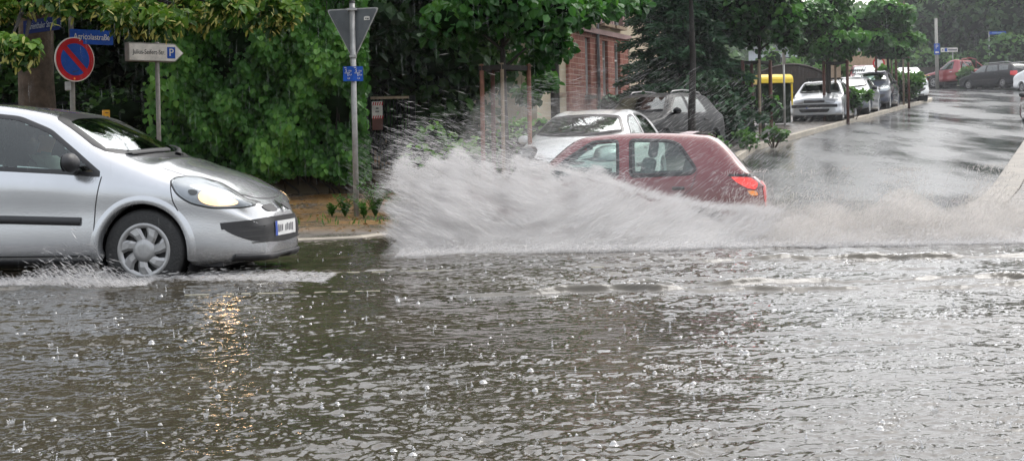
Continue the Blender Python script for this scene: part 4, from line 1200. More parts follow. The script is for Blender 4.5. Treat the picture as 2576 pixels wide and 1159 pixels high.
# ------------------------------------------------------------------ spray
def splash():
    g = np.random.default_rng(21)
    topX = [-1.45, -1.25, -1.05, -.35, .45, .9, 1.4, 1.9, 2.4, 3.0, 3.6, 4.6, 6.2]
    topZ = [.16, .55, .86, .80, .74, .61, .43, .33, .27, .30, .36, .33, .26]
    H = lambda X: np.interp(X, topX, topZ)
    near = 12.1
    def depthcap(Y): return np.clip(((Y - near) / 1.5), 0.02, 1)**.75
    def direction(X, z, n):
        h = H(X); up = np.clip((z / np.maximum(h, .1)), 0, 1.3)
        slope_l = -.30 - .35 * (1 - up)                      # leaning back over the bow
        slope_r = .55 + .35 * up
        t = np.clip((X - (.9 * up - .35)) / .7, 0, 1)
        ang = np.where(g.random(n) < t, np.arctan(slope_r), np.pi + np.arctan(slope_l))
        ang = ang + g.normal(0, .16, n)
        return np.stack([np.cos(ang), g.normal(-.15, .3, n), np.sin(ang)], 1)
    gx = g.normal(size=(6, 3)) * (2.2, 1.0, 9.0); gp = g.random(6) * 6.28
    def wisps(P):
        """arcs of dense and thin spray lying along the flight direction"""
        X, Y, z = P.T
        t = 1 / (1 + np.exp(-(X - .9 * z / np.maximum(H(X), .1) + .2) * 5))
        c = (z + .42 * X) * (1 - t) + (z - .62 * X) * t
        return np.clip(.5 + .28 * np.sin(13 * c + 2.0 * np.sin(2.1 * X + Y)) + .22 * np.sin(29 * c + 3 * np.sin(1.3 * X) + 2 * Y) + .18 * np.sin(61 * c + 2 * X), 0, 1)
    def keep(P):
        X, Y, z = P.T
        k = z < H(X) * depthcap(Y) * (1 + .10 * np.sin(X * 9) + .07 * np.sin(X * 23 + 1))
        thin = (g.random(len(P)) < .88 * np.exp(-((X - .05) / .62)**2 - ((z - .17) / .12)**2)) | (g.random(len(P)) > .16 + .84 * wisps(P)**1.5 + .5 * np.exp(-((X + .85) / .3)**2 - ((z - .5) / .3)**2))
        return k & ~thin & (z > 0) & (X > -1.12 - .075 * (Y - 12) + .05 * np.sin(z * 30) + g.exponential(.16, len(P)))
    out = []; outd = []; wl = []
    # loose drops
    n = 230000
    X = g.choice([0, 1], n, p=[.25, .75]); X = np.where(X == 1, -1.35 + 2.6 * g.random(n)**1.1, .6 + 2.2 * g.random(n))
    P = np.stack([X, near + 2.5 * g.random(n)**.7, .95 * g.random(n)], 1); P = P[keep(P)]
    out.append(P); outd.append(direction(P[:, 0], P[:, 2], len(P)))
    # strands: drops strung along curved trajectories
    ns = 1900
    for q in range(ns):
        x0 = -1.2 + 3.6 * g.random()**1.15; y0 = 12.5 + 1.9 * g.random(); h = float(H(x0)); z0 = h * g.random()**.8 * .98
        d = direction(np.array([x0]), np.array([z0]), 1)[0]; d /= np.linalg.norm(d)
        m = int(g.integers(35, 120)); ln = g.uniform(.18, .55); s = g.normal(0, .38, m) * ln; w = g.uniform(.006, .022)
        p = np.array((x0, y0, z0)) + s[:, None] * d + g.normal(0, w, (m, 3)); p[:, 2] -= (s**2) * .5
        kk = keep(p); out.append(p[kk]); outd.append(np.repeat(d[None], kk.sum(), 0) + np.stack([0 * s[kk], 0 * s[kk], -s[kk]], 1))
    # torn fringe along the top edge
    n = 8000; X = -1.3 + 3.9 * g.random(n); z = H(X) * (.92 + g.exponential(np.where(X < .2, .17, .05))); P = np.stack([X, 13.2 + 1.2 * g.random(n), z], 1)
    out.append(P); outd.append(direction(X, z, n))
    P = np.concatenate(out); D = np.concatenate(outd)
    n = len(P)
    o = slivers('bow_spray', P, D, g.uniform(.03, .14, n), g.uniform(.0012, .0037, n), M['spray'])
    tag(o, 'tall white fan of spray thrown up beside the dark red car', 'spray', kind='stuff')
    # churned wake behind the car and the foam line along the water
    n = 62000
    X = 2.0 + 4.6 * g.random(n)**.85; Y = 12.2 + 3.6 * g.random(n)
    patch = .45 + .5 * np.sin(X * 3.1 + Y * 2.0) * np.sin(X * 1.3 - Y * 1.7 + 1) + .35 * np.sin(X * 7.7 - Y * 2.9)
    z = g.exponential(.085, n) * (.3 + 2.1 * np.clip(patch, 0, 1)) * np.clip(.35 + (Y - 12.2) / 1.6, 0, 1); z = np.minimum(z, .62)
    D = np.stack([g.normal(.5, .6, n), g.normal(0, .4, n), np.abs(g.normal(.9, .5, n))], 1)
    o = slivers('wake_spray', np.stack([X, Y, z], 1), D, g.uniform(.02, .09, n), g.uniform(.003, .007, n), M['spray_brown'])
    tag(o, 'low brownish churned spray filling the road behind the dark red car', 'spray', kind='stuff')
    n = 42000
    X = -1.0 + 7.3 * g.random(n); Y = 12.08 + .5 * np.sin(X * 1.1) * .12 + g.exponential(.42, n); z = np.abs(g.normal(0, .045, n)) * np.clip(.25 + (Y - 12.0) * 1.1, 0, 1.5)
    D = np.stack([g.normal(.6, .6, n), g.normal(0, .5, n), np.abs(g.normal(.4, .4, n))], 1)
    o = slivers('foam_line', np.stack([X, Y, z], 1), D, g.uniform(.02, .08, n), g.uniform(.003, .008, n), M['spray'])
    tag(o, 'pale foaming edge where the spray lands on the flooded road', 'foam', kind='stuff')
    # fine drops flung high in the air
    n = 8200
    X = -1.6 + 5.6 * g.random(n)
    hi = np.interp(X, [-1.6, -1.0, -.2, .6, 1.4, 2.2, 3.0, 4.0], [1.0, 1.15, 1.45, 1.7, 1.75, 1.5, 1.25, .7])
    lo = np.interp(X, [-1.6, -1.0, 0, .6, 2.6, 4], [.35, .7, .75, .7, .3, .15])
    f = g.random(n)**1.15; z = lo + (hi - lo) * f
    Y = 13.2 + 2.0 * g.random(n)
    sl = np.interp(X, [-1.6, -.4, .3, .9, 1.5, 4], [-.55, -.42, -.18, .25, .62, .95]) + g.normal(0, .13, n)
    sg = np.where((X > .1) & (X < 1.3) & (g.random(n) < .35), -1, 1)
    D = np.stack([np.ones(n), g.normal(0, .25, n), sl * sg], 1)
    o = slivers('flying_drops', np.stack([X, Y, z], 1), D, g.uniform(.03, .14, n), g.uniform(.0014, .0042, n) * (1.1 - .5 * f) * np.where(X < .1, .62, 1), M['spray_fine'])
    tag(o, 'scattered fine drops flying high above the dark red car', 'spray drops', kind='stuff')
    # smaller splashes round the wheels of the silver car
    n = 9500
    a = g.random(n); X = -4.9 + 2.35 * a; Y = 9.75 + .55 * g.random(n); z = g.exponential(.032, n) * (.45 + 1.0 * np.clip(np.sin(a * 9 + 1), 0, 1)) * np.clip((2.55 - (X + 4.9)) * 2, 0, 1)
    D = np.stack([-np.ones(n), g.normal(0, .5, n), g.normal(.5, .5, n)], 1)
    n2 = 3600; b = g.random(n2)**1.7; X2 = -2.62 + 1.3 * b; Y2 = 10.2 + .75 * g.random(n2) - .4 * b; z2 = g.exponential(.014, n2) * np.clip(1.15 - b, .1, 1)
    D2 = np.stack([np.ones(n2), g.normal(0, .25, n2), g.normal(.08, .12, n2)], 1)
    o = slivers('wheel_splash', np.concatenate([np.stack([X, Y, z], 1), np.stack([X2, Y2, z2], 1)]), np.concatenate([D, D2]),
                g.uniform(.02, .09, n + n2), g.uniform(.002, .006, n + n2), M['spray'])
    tag(o, 'low splashing water around the front wheel of the silver car', 'splash', kind='stuff')
    # rain
    n = 5200; Y = 3.2 + 26 * g.random(n)**.8; X = (g.random(n) - .5) * .8 * Y; z = .05 + (.6 + .16 * Y) * g.random(n)
    D = np.stack([g.normal(.02, .015, n), g.normal(0, .02, n), -np.ones(n)], 1)
    o = slivers('falling_rain', np.stack([X, Y, z], 1), D, g.uniform(.05, .20, n) * (.35 + Y / 22), g.uniform(.0007, .0016, n) * (.4 + Y / 22), M['rain'])
    tag(o, 'fine drops of heavy rain falling over the whole street', 'rain', kind='stuff')
    # the finest water dust inside the fan, a real volume of mist
    def mist(name, xs, ys, top, m, label):
        nx, ny = len(xs), len(ys); V = []; Fs = []
        for lay in (0, 1):
            for y in ys:
                for x in xs: V.append((x, y, .004 if lay == 0 else max(.012, top(x, y))))
        I = lambda l, j, i: l * nx * ny + j * nx + i
        for j in range(ny - 1):
            for i in range(nx - 1):
                Fs.append((I(1, j, i), I(1, j, i + 1), I(1, j + 1, i + 1), I(1, j + 1, i))); Fs.append((I(0, j, i), I(0, j + 1, i), I(0, j + 1, i + 1), I(0, j, i + 1)))
        for i in range(nx - 1): Fs.append((I(0, 0, i), I(0, 0, i + 1), I(1, 0, i + 1), I(1, 0, i))); Fs.append((I(0, ny - 1, i + 1), I(0, ny - 1, i), I(1, ny - 1, i), I(1, ny - 1, i + 1)))
        for j in range(ny - 1): Fs.append((I(0, j + 1, 0), I(0, j, 0), I(1, j, 0), I(1, j + 1, 0))); Fs.append((I(0, j, nx - 1), I(0, j + 1, nx - 1), I(1, j + 1, nx - 1), I(1, j, nx - 1)))
        tag(np_mesh(name, V, Fs, m, None, False), label, 'mist', kind='stuff')
    mist('spray_mist', np.linspace(-1.16, 2.5, 60), np.linspace(12.15, 14.5, 16), lambda x, y: float(H(x) * depthcap(y) * .84 * (1 + .12 * math.sin(x * 9) + .08 * math.sin(x * 21)) * min(1, max(0, (x + 1.16) / .45))**1.2 * min(1, max(.1, (2.5 - x) / .8))),
         mist_mat('spray_mist', 1.0, (1.6, 1.2, 6.0), R(18)), 'white water dust hanging inside the tall fan of spray')
    mist('drifting_mist', np.linspace(-1.25, 3.4, 40), np.linspace(13.4, 16.6, 12), lambda x, y: max(.05, (1.25 + .35 * math.sin(x * 1.7 + 1) + .12 * math.sin(x * 6 + y)) * min(1, max(0, (x + 1.25) / .8)) * min(1, max(0, (3.4 - x) / 1.6)) * math.sin(math.pi * min(1, max(0.03, (y - 13.3) / 3.4)))),
         mist_mat('drifting_mist', .10, (1.2, .8, 2.2), R(25)), 'thin grey mist drifting above the dark red car')
    mist('wake_mist', np.linspace(1.0, 6.6, 60), np.linspace(12.1, 15.4, 14), lambda x, y: (.10 + .22 * min(1, max(0, (y - 12.1) / 1.5))) * (.8 + .4 * math.sin(x * 3.1 + y * 2) * math.sin(x * 1.3 - y * 1.7 + 1) + .25 * math.sin(x * 7.7 - y * 2.9)) * min(1, (x - 1.0) / 2.0 + .1),
         mist_mat('wake_mist', .62, (1.7, 1.2, 2.4), R(-35), (.78, .75, .72), 0.0), 'greyish water dust lying over the wake behind the dark red car')
splash()
hz = MB(); hz.box((40, 94, 12), (190, 152, 40)); tag(hz.build('rain_haze', haze_mat(.0009)), 'grey veil of falling rain over the far street', 'haze', kind='stuff')

# ------------------------------------------------------------------ the vehicles
silver, _c = build_car('parked_car', HATCH, (0, 0, 0), 0, M['silver'], 'silver three door hatchback with lit headlight driving through the flood', detail=3, lit=True)
silver.name = 'moving_car'
a8 = R(8)
silver.location = (-2.705 + .83 * math.sin(a8), 10.37 + .83 * math.cos(a8), -.10); silver.rotation_euler = (0, 0, -a8)

RB = variant(BOXY, cowl=(-.55, .955), wst=(-1.22, 1.35), peak=(-1.8, 1.40), top=[(.2, .875), (-.40, .935)],
    side_windows=[[(-.80, .915), (-1.62, .935), (-1.62, 1.325), (-1.34, 1.312), (-1.04, 1.13)], [(-1.75, .935), (-2.40, .95), (-2.47, 1.0), (-2.29, 1.27), (-2.17, 1.31), (-1.75, 1.325)]],
    mirror=(-.85, .78, .97))
RB['features'] = [f for f in BOXY['features'] if f[3] not in ('seam', 'door_handle')] + [('strip', 'LR', [(-.72, .90), (-.74, .6), (-.70, .27)], 'seam', 'trim'), ('strip', 'LR', [(-1.69, .93), (-1.70, .6), (-1.69, .27)], 'seam', 'trim'), ('strip', 'LR', [(-2.48, 1.0), (-2.40, .8), (-2.1, .6)], 'seam', 'trim'), ('strip', 'LR', [(-2.2, .81), (-2.33, .81)], 'door_handle', 'bodyblack', dict(width=.035, off=.004, raised=.02))]
RED = sx(RB, .955, features=sx(RB, .955)['features'] + [
    ('fill', 'B', [(.44, .865), (.70, .865), (.72, .60), (.48, .62)], 'tail_light', 'tail', dict(off=.006, nu=8, nw=6, it=1, mirror=True)),
    ('fill', 'LR', [(-2.70, .915), (-2.90, .905), (-2.98, .85), (-2.96, .78), (-2.86, .80), (-2.76, .86)], 'tail_light', 'tail_on', dict(off=.007, nu=10, nw=6, it=1)),
    ('fill', 'LR', [(-2.86, .775), (-2.96, .77), (-2.98, .72), (-2.90, .72)], 'indicator', 'amber', dict(off=.007, nu=8, nw=5, it=1)),
    ('strip', 'LR', [(-2.68, .935), (-3.0, .93)], 'tail_light_seal', 'trim', dict(width=.02, off=.005))])
RED['hb'] = (RED['hb'][0] - .02, .955)
red, _c = build_car('moving_car', RED, (0, 0, 0), 0, M['darkred'], 'dark red five door hatchback half hidden behind its own spray', detail=2, seats='seatlight')
b6 = R(174)
rear_x = 2.63
c_, s_ = math.cos(b6), math.sin(b6); lx, ly = RED['xr'] - .03, .80
red.location = (rear_x - (c_ * lx - s_ * ly), 14.62 - (s_ * lx + c_ * ly), -.35); red.rotation_euler = (0, 0, b6)

def grounded(o, Y, pave=True):
    o.location.z = float(pave_z(Y) if pave else road_z(Y)); return o

WHITE = sx(HATCH, 1.0, .985, 1.0, mirror_paint=True, apt=.05, wst=(-.98, 1.345))
white, _c = build_car('parked_car', WHITE, (.95, 21.6, 0), R(253), M['white'], 'white rounded hatchback parked facing the flood, just behind the dark red car', detail=2)
white.location.z = .12
MPV = sx(BOXY, 1.06, 1.03, 1.0)
MPV['features'] = MPV['features'] + _tl[:0]
mpv, _c = build_car('parked_car', MPV, (2.62, 31.3, 0), R(238), M['black_paint'], 'dark estate car with silver roof rails parked behind the white hatchback', detail=2, glassmat='glassdark')
grounded(mpv, 31.6)
for s_ in (1, -1):
    rl = MB(); rl.tube([tuple(_c.pt('T', x_, s_ * .50, o_)) for x_, o_ in ((-1.0, .0), (-1.12, .045), (-1.6, .06), (-2.1, .06), (-2.5, .045), (-2.62, 0))], .018, 8); rl.build('roof_rail', M['hub'], mpv)
golf, _c = build_car('parked_car', variant(BOXY), (10.15, 47.0, 0), R(249), M['silver2'], 'light silver square hatchback with roof bars parked under the street trees', 'cars parked nose out along the side street', detail=2, glassmat='glassdark')
grounded(golf, 46.6)
rb = MB()
for xb in (-1.15, -1.85): rb.box((xb, 0, 1.47), (.05, 1.16, .03)); rb.box((xb, .52, 1.435), (.05, .05, .07)); rb.box((xb, -.52, 1.435), (.05, .05, .07))
rb.build('roof_bars', M['bodyblack'], golf)
g2, _c = build_car('parked_car', sx(HATCH, 1.05, 1.0, 1.03), (12.15, 51.6, 0), R(249), M['grey_paint'], 'rounded dark grey car parked next behind the light silver hatchback', 'cars parked nose out along the side street', detail=1)
grounded(g2, 51.6)
g3, _c = build_car('parked_car', sx(HATCH, 1.1, 1.10, 1.06), (14.1, 56.2, 0), R(249), M['navy'], 'dark blue car with big black mirror parked behind the dark grey one', 'cars parked nose out along the side street', detail=1)
grounded(g3, 56.2)
g4, _c = build_car('parked_car', sx(HATCH, 1.1, 1.14, 1.06), (18.2, 65.2, 0), R(258), M['white'], 'white car parked behind the yellow flowered bush on the corner', 'cars parked nose out along the side street', detail=1)
grounded(g4, 65.2)
g5, _c = build_car('parked_car', sx(BOXY, 1.1, 1.22, 1.06), (18.35, 71, 0), R(258), M['white'], 'second white car, roof showing left of the white car behind the bush', 'cars parked nose out along the side street', detail=1)
grounded(g5, 71)
g6, _c = build_car('parked_car', sx(BOXY, 1.0, 1.25, 1.0), (19.2, 77, 0), R(258), M['red'], 'bright red car at the far end of the parked row', 'cars parked nose out along the side street', detail=1)
grounded(g6, 77, False)
ESTATE = sx(BOXY, 1.14, 1.03, 1.04)
ESTATE['rr'] = (-3.25, 1.36); ESTATE['hb'] = (-3.62, .98)
ESTATE['side_windows'] = ESTATE['side_windows'] + [[(-2.58, .985), (-3.30, 1.0), (-3.16, 1.30), (-2.40, 1.35)]]
ESTATE['features'] = ESTATE['features'] + [('fill', 'B', [(.46, .93), (.76, .93), (.78, .66), (.50, .68)], 'tail_light', 'tail', dict(off=.008, nu=8, nw=6, it=1, mirror=True)),
    ('fill', 'LR', [(-3.48, .92), (-3.645, .92), (-3.645, .68), (-3.5, .68)], 'tail_light', 'tail', dict(off=.008, nu=6, nw=6, it=1))]
est, _c = build_car('parked_car', ESTATE, (27.9, 84.6, 0), R(113), M['black_paint'], 'black estate car seen from behind, red tail lights, beyond the bend', detail=2, glassmat='glassdark')
grounded(est, 84.0, False)
er = MB()
for s_ in (1, -1): er.tube([(-1.1, s_ * .60, 1.42), (-1.25, s_ * .61, 1.49), (-3.1, s_ * .61, 1.48), (-3.3, s_ * .60, 1.40)], .022, 8)
er.build('roof_rails', M['hub'], est)
VAN = sx(BOXY, 1.22, 1.38, 1.08)
VAN['rr'] = (-3.72, 1.90); VAN['hb'] = (-3.86, 1.05); VAN['side_windows'] = VAN['side_windows'][:1]
VAN['rear_window'] = [(-.62, 1.25), (0, 1.22), (.62, 1.25), (.58, 1.72), (0, 1.75), (-.58, 1.72)]
VAN['features'] = VAN['features'][:2] + [('fill', 'B', [(.60, 1.75), (.76, 1.72), (.82, .85), (.64, .85)], 'tail_light', 'tail', dict(off=.008, nu=8, nw=10, it=1, mirror=True)),
    ('fill', 'LR', [(-3.76, 1.62), (-3.86, 1.6), (-3.89, .9), (-3.76, .9)], 'tail_light', 'tail', dict(off=.008, nu=6, nw=10, it=1)), _pl('B', 0, .8)]
van, _c = build_car('parked_van', VAN, (29.25, 79.2, 0), R(104), M['white'], 'white van with tall red rear lights at the right end of the far road', cat='van', detail=2, glassmat='glassdark')
grounded(van, 78, False)
r2, _c = build_car('parked_car', sx(HATCH, 1.05, 1.0, 1.03), (16.95, 44.2, 0), R(254), M['darkred'], 'dark red car with black mirror cut off by the right edge', detail=1)
grounded(r2, 44.2, False)

def pickup():
    root = empty('pickup_truck', (27.1, 89.2, float(road_z(89.0))), R(124), 'bright red pickup truck with open load bed parked beside the lamp post', 'pickup truck')
    S = sx(BOXY, 1.25, 1.22, 1.05)
    S['side_windows'] = [[(-.50, 1.12), (-1.45, 1.14), (-1.45, 1.60), (-1.05, 1.585), (-.76, 1.38)]]
    S.update(peak=(-1.35, 1.715), rr=(-1.72, 1.68), hb=(-1.95, 1.13), xr=-4.15, tailz=1.06, rb=.15, nb=.95, bulge_b=.01, wb=3.1, wheel_r=.39, arch_r=.46, rim_r=.24, top=[(.36, 1.055), (-2.3, 1.09), (-3.2, 1.08)],
             l4z=[(-2.2, 1.05), (-3.2, 1.04)], l4y=[(-2.2, .74), (-3.2, .74)], rear_window=[(-.58, 1.20), (.58, 1.20), (.52, 1.58), (-.52, 1.58)], zs=.38, belt=[(-4.15, .98), (-2.2, 1.0), (-1, 1.08), (-.3, 1.06), (.3, .97), (.9, .75)])
    S['features'] = [('strip', 'LR', [(-1.52, 1.1), (-1.53, .7), (-1.52, .45)], 'seam', 'trim'), ('strip', 'LR', [(-.36, 1.0), (-.38, .5)], 'seam', 'trim'),
        ('strip', 'LR', [(-2.05, 1.0), (-2.06, .45)], 'seam', 'trim'), ('strip', 'LR', [(-1.28, .96), (-1.45, .96)], 'door_handle', 'chrome', dict(width=.035, off=.004, raised=.02)),
        ('fill', 'B', [(.66, 1.0), (.80, 1.0), (.80, .72), (.66, .72)], 'tail_light', 'tail', dict(off=.008, nu=6, nw=6, it=1, mirror=True)),
        ('strip', 'B', [(-.8, .52), (.8, .52)], 'bumper_band', 'chrome', dict(width=.16, off=.01, raised=.03)), _pl('B', 0, .62)]
    o, C = build_car('pickup_truck', S, root.location, root.rotation_euler.z, M['red'], root['label'], cat='pickup truck', detail=2)
    bpy.data.objects.remove(root)
    o.name = 'pickup_truck'
    b = MB()
    b.box((-3.0, 0, 1.115), (1.9, 1.30, .03)); b.build('load_bed', M['bodyblack'], o)
    b = MB()
    for s in (1, -1): b.tube([(-2.0, s * .70, 1.08), (-2.05, s * .66, 1.72), (-2.1, 0, 1.78)], .035, 8); b.tube([(-2.05, s * .66, 1.6), (-2.7, s * .72, 1.1)], .03, 8)
    b.build('roll_bar', M['red'], o)
    return o
pickup()

# the driver of the silver car
def driver(car):
    """seated figure at the left-hand wheel, one skinned body"""
    J = {'pel': (-1.32, .36, .52), 'waist': (-1.36, .36, .66), 'chest': (-1.42, .36, .88), 'neck0': (-1.44, .36, 1.02), 'neck1': (-1.43, .36, 1.10), 'jaw': (-1.395, .36, 1.145), 'head': (-1.415, .36, 1.215), 'crown': (-1.43, .36, 1.285), 'nose': (-1.305, .36, 1.185),
         'shl': (-1.43, .545, .985), 'ell': (-1.20, .60, .80), 'wrl': (-.93, .50, .90), 'hal': (-.85, .49, .925),
         'shr': (-1.43, .175, .985), 'elr': (-1.20, .12, .80), 'wrr': (-.93, .22, .90), 'har': (-.85, .23, .925),
         'hipl': (-1.28, .46, .50), 'knl': (-.86, .48, .58), 'anl': (-.52, .46, .32), 'hipr': (-1.28, .26, .50), 'knr': (-.86, .25, .58), 'anr': (-.52, .27, .32)}
    Rr = dict(pel=.15, waist=.145, chest=.155, neck0=.07, neck1=.055, jaw=.062, head=.088, crown=.07, nose=.014, shl=.068, ell=.045, wrl=.03, hal=.04, shr=.068, elr=.045, wrr=.03, har=.04, hipl=.09, knl=.065, anl=.045, hipr=.09, knr=.065, anr=.045)
    E = [('pel', 'waist'), ('waist', 'chest'), ('chest', 'neck0'), ('neck0', 'neck1'), ('neck1', 'jaw'), ('jaw', 'head'), ('head', 'crown'), ('jaw', 'nose'), ('chest', 'shl'), ('shl', 'ell'), ('ell', 'wrl'), ('wrl', 'hal'), ('chest', 'shr'), ('shr', 'elr'), ('elr', 'wrr'), ('wrr', 'har'), ('pel', 'hipl'), ('hipl', 'knl'), ('knl', 'anl'), ('pel', 'hipr'), ('hipr', 'knr'), ('knr', 'anr')]
    E = [e for e in E if e != ('jaw', 'nose')]; J.pop('nose')
    names = list(J); verts = [J[k] for k in names]; rad = [Rr[k] for k in names]; ed = [(names.index(a), names.index(b)) for a, b in E]
    # fingers closed round the rim
    for h, s in (('hal', 1), ('har', -1)):
        for q in range(4):
            b = Vector(J[h]); i0 = len(verts)
            verts += [b + Vector((.035, 0, .03 - .02 * q)), b + Vector((.055, -s * .03, .03 - .02 * q)), b + Vector((.03, -s * .05, .028 - .02 * q))]
            rad += [.010, .009, .008]; ed += [(names.index(h), i0), (i0, i0 + 1), (i0 + 1, i0 + 2)]
        i0 = len(verts); verts += [b + Vector((.0, -s * .03, .035)), b + Vector((.03, -s * .045, .045))]; rad += [.012, .010]; ed += [(names.index(h), i0), (i0, i0 + 1)]
    me = bpy.data.meshes.new('skeleton'); me.from_pydata([tuple(v) for v in verts], ed, [])
    o = bpy.data.objects.new('person', me); COL.objects.link(o)
    md = o.modifiers.new('skin', 'SKIN'); o.modifiers.new('sub', 'SUBSURF').levels = 2
    for i, sv in enumerate(me.skin_vertices[0].data): sv.radius = (rad[i], rad[i]); sv.use_root = (i == 0)
    dg = bpy.context.evaluated_depsgraph_get(); m2 = bpy.data.meshes.new_from_object(o.evaluated_get(dg))
    bpy.data.objects.remove(o)
    m2.materials.clear()
    for mm in ('shirt', 'skin', 'seat', 'hair', 'signwhite'): m2.materials.append(M[mm])
    for p in m2.polygons:
        c = p.center; p.use_smooth = True
        p.material_index = 2 if c.z < .62 else (1 if (c.z > 1.07 or c.x > -1.0) else 0)
    # a face: brow, nose, mouth and eyes pushed into the head
    for v in m2.vertices:
        c = v.co
        if c.z > 1.1 and c.x > -1.40:
            dy = c.y - .36
            c.x += .028 * math.exp(-(dy / .016)**2 - ((c.z - 1.19) / .022)**2) - .010 * math.exp(-((abs(dy) - .032) / .014)**2 - ((c.z - 1.215) / .012)**2) + .006 * math.exp(-(dy / .03)**2 - ((c.z - 1.15) / .01)**2)
    per = link('person', m2)
    tag(per, 'person in a pale top driving the silver car, hands on the wheel', 'person')
    hb = MB(); vs, fs = lump((-1.445, .36, 1.25), .105, .86, 9, 3)
    vs = [p for p in vs]; hb.add(vs, fs, True); hair = hb.build('hair', M['hair'], per)
    for s in (1, -1):
        e = MB(); vs, fs = lump((-1.338, .36 + s * .032, 1.213), .011, 1, 1, 2); e.add(vs, fs, True); e.build('eye', M['signwhite'], per)
        e = MB(); vs, fs = lump((-1.415, .36 + s * .088, 1.20), .026, 1.3, 1, 2); e.add([(p[0] * 1, .36 + s * .088 + (p[1] - .36 - s * .088) * .4, p[2]) for p in vs], fs, True); e.build('ear', M['skin'], per)
    per.matrix_world = car.matrix_basis.copy() @ Matrix.Translation((.10, 0, -.02))
    return per
driver(silver)

# ------------------------------------------------------------------ signs and posts
def text(body, size, m, parent, mtx, name='lettering', align='CENTER', sxk=1.0, depth=.0015):
    cu = bpy.data.curves.new('t', 'FONT'); cu.body = body; cu.size = size; cu.align_x = align; cu.align_y = 'CENTER'; cu.extrude = depth
    ob = bpy.data.objects.new('t', cu); COL.objects.link(ob)
    dg = bpy.context.evaluated_depsgraph_get(); me = bpy.data.meshes.new_from_object(ob.evaluated_get(dg))
    bpy.data.objects.remove(ob)
    o = link(name, me, parent, [m]) if not me.materials else link(name, me, parent)
    me.materials.clear(); me.materials.append(m)
    o.matrix_local = mtx @ Matrix.Scale(sxk, 4, (1, 0, 0))
    return o

def face(loc, yaw):
    """local frame of a board: x right, y up, z toward the viewer in front (-Y turned by yaw)"""
    return Matrix.Translation(loc) @ Matrix.Rotation(yaw, 4, 'Z') @ Matrix.Rotation(R(90), 4, 'X')

def board(poly, th, loc, yaw, name, m, parent, bevel=0.0):
    """flat plate from a polygon in board coordinates, its front face at loc"""
    b = MB(); n = len(poly); M4 = face(loc, yaw)
    vs = [M4 @ Vector((x, y, 0)) for x, y in poly] + [M4 @ Vector((x, y, -th)) for x, y in poly]
    b.add(vs, [tuple(range(n)), tuple(range(2 * n - 1, n - 1, -1))] + [(i, i + n, (i + 1) % n + n, (i + 1) % n) for i in range(n)])
    return b.build(name, m, parent, bevel)

def rrect(w, h, r=.02, n=5):
    P = []
    for cx, cy, a0 in ((w / 2 - r, h / 2 - r, 0), (-w / 2 + r, h / 2 - r, 90), (-w / 2 + r, -h / 2 + r, 180), (w / 2 - r, -h / 2 + r, 270)):
        for k in range(n): a = R(a0 + 90 * k / (n - 1)); P.append((cx + r * math.cos(a), cy + r * math.sin(a)))
    return P
def circle(r, n=48): return [(r * math.cos(2 * math.pi * k / n), r * math.sin(2 * math.pi * k / n)) for k in range(n)]
def V3(*a): return Vector(a)

# no-stopping sign below the two street name plates
def street_name_post():
    Y = 20.0; x0 = wx(181, Y, 160); zb = float(pave_z(Y)); base = V3(x0, Y, zb)
    p = empty('sign_post', base, 0, 'tall grey post carrying two blue street name plates and a round no-parking sign', 'sign post')
    b = MB(); b.tube([(0, 0, -.2), (0, 0, 2.98)], .036, 14); b.build('pole', M['galvdull'], p)
    b = MB(); b.box((-.045, -.03, 1.84), (.09, .06, .13)); b.build('clamp_box', M['galv'], p, .01)
    yaw = R(49)
    s = empty('no_parking_sign', at(189, 150, Y - .09), 0, 'round blue sign with red rim and red diagonal bar on the left post', 'traffic sign')
    board(circle(.312), .02, (0, 0, 0), yaw, 'rim', M['signwhite'], s)
    fw = Matrix.Rotation(yaw, 4, 'Z') @ V3(0, -1, 0)
    board(circle(.298), .004, fw * .003, yaw, 'red_ring', M['signred'], s)
    board(circle(.225), .004, fw * .006, yaw, 'blue_field', M['signblue'], s)
    k = .052; c45 = math.sqrt(.5)
    d = [(-.165 - k * .5, .165 - k * .5), (-.165 + k * .5, .165 + k * .5), (.165 + k * .5, -.165 + k * .5), (.165 - k * .5, -.165 - k * .5)]
    board(d, .004, fw * .009, yaw, 'red_bar', M['signred'], s)
    board(circle(.014, 12), .003, fw * .012 + (Matrix.Rotation(yaw, 4, 'Z') @ V3(-.02, 0, 0)) + V3(0, 0, -.27), yaw, 'round_sticker', M['orange'], s)
    board([(-.05, -.015), (.04, .01), (.05, .02), (-.045, -.002)], .003, fw * .012 + (Matrix.Rotation(yaw, 4, 'Z') @ V3(.0, 0, 0)) + V3(0, 0, -.17), yaw, 'black_scrape', M['signblack'], s)
    # Agricolastraße: runs to the right and away
    q = empty('street_name_sign', at(231, 94, Y + .1), 0, 'blue street name plate reading Agricolastraße on the left post', 'street sign')
    ya = R(44)
    w = .66
    board(rrect(w, .205, .01), .012, (0, 0, 0), ya, 'plate', M['signblue'], q)
    text('Agricolastraße', .118, M['signwhite'], q, face((Matrix.Rotation(ya, 4, 'Z') @ V3(0, -.004, -.0)) + V3(0, 0, .0), ya), sxk=.80)
    q = empty('street_name_sign', at(104, 64, Y - .1), 0, 'darker blue street name plate reading Marienthaler Straße, half behind linden leaves', 'street sign')
    yb = R(-42)
    board(rrect(.98, .19, .01), .012, (0, 0, 0), yb, 'plate', M['signdarkblue'], q)
    text('Marienthaler Straße', .125, mat('dim_lettering', (.20, .24, .30), .5), q, face(Matrix.Rotation(yb, 4, 'Z') @ V3(0, -.004, 0), yb), sxk=.80)
street_name_post()

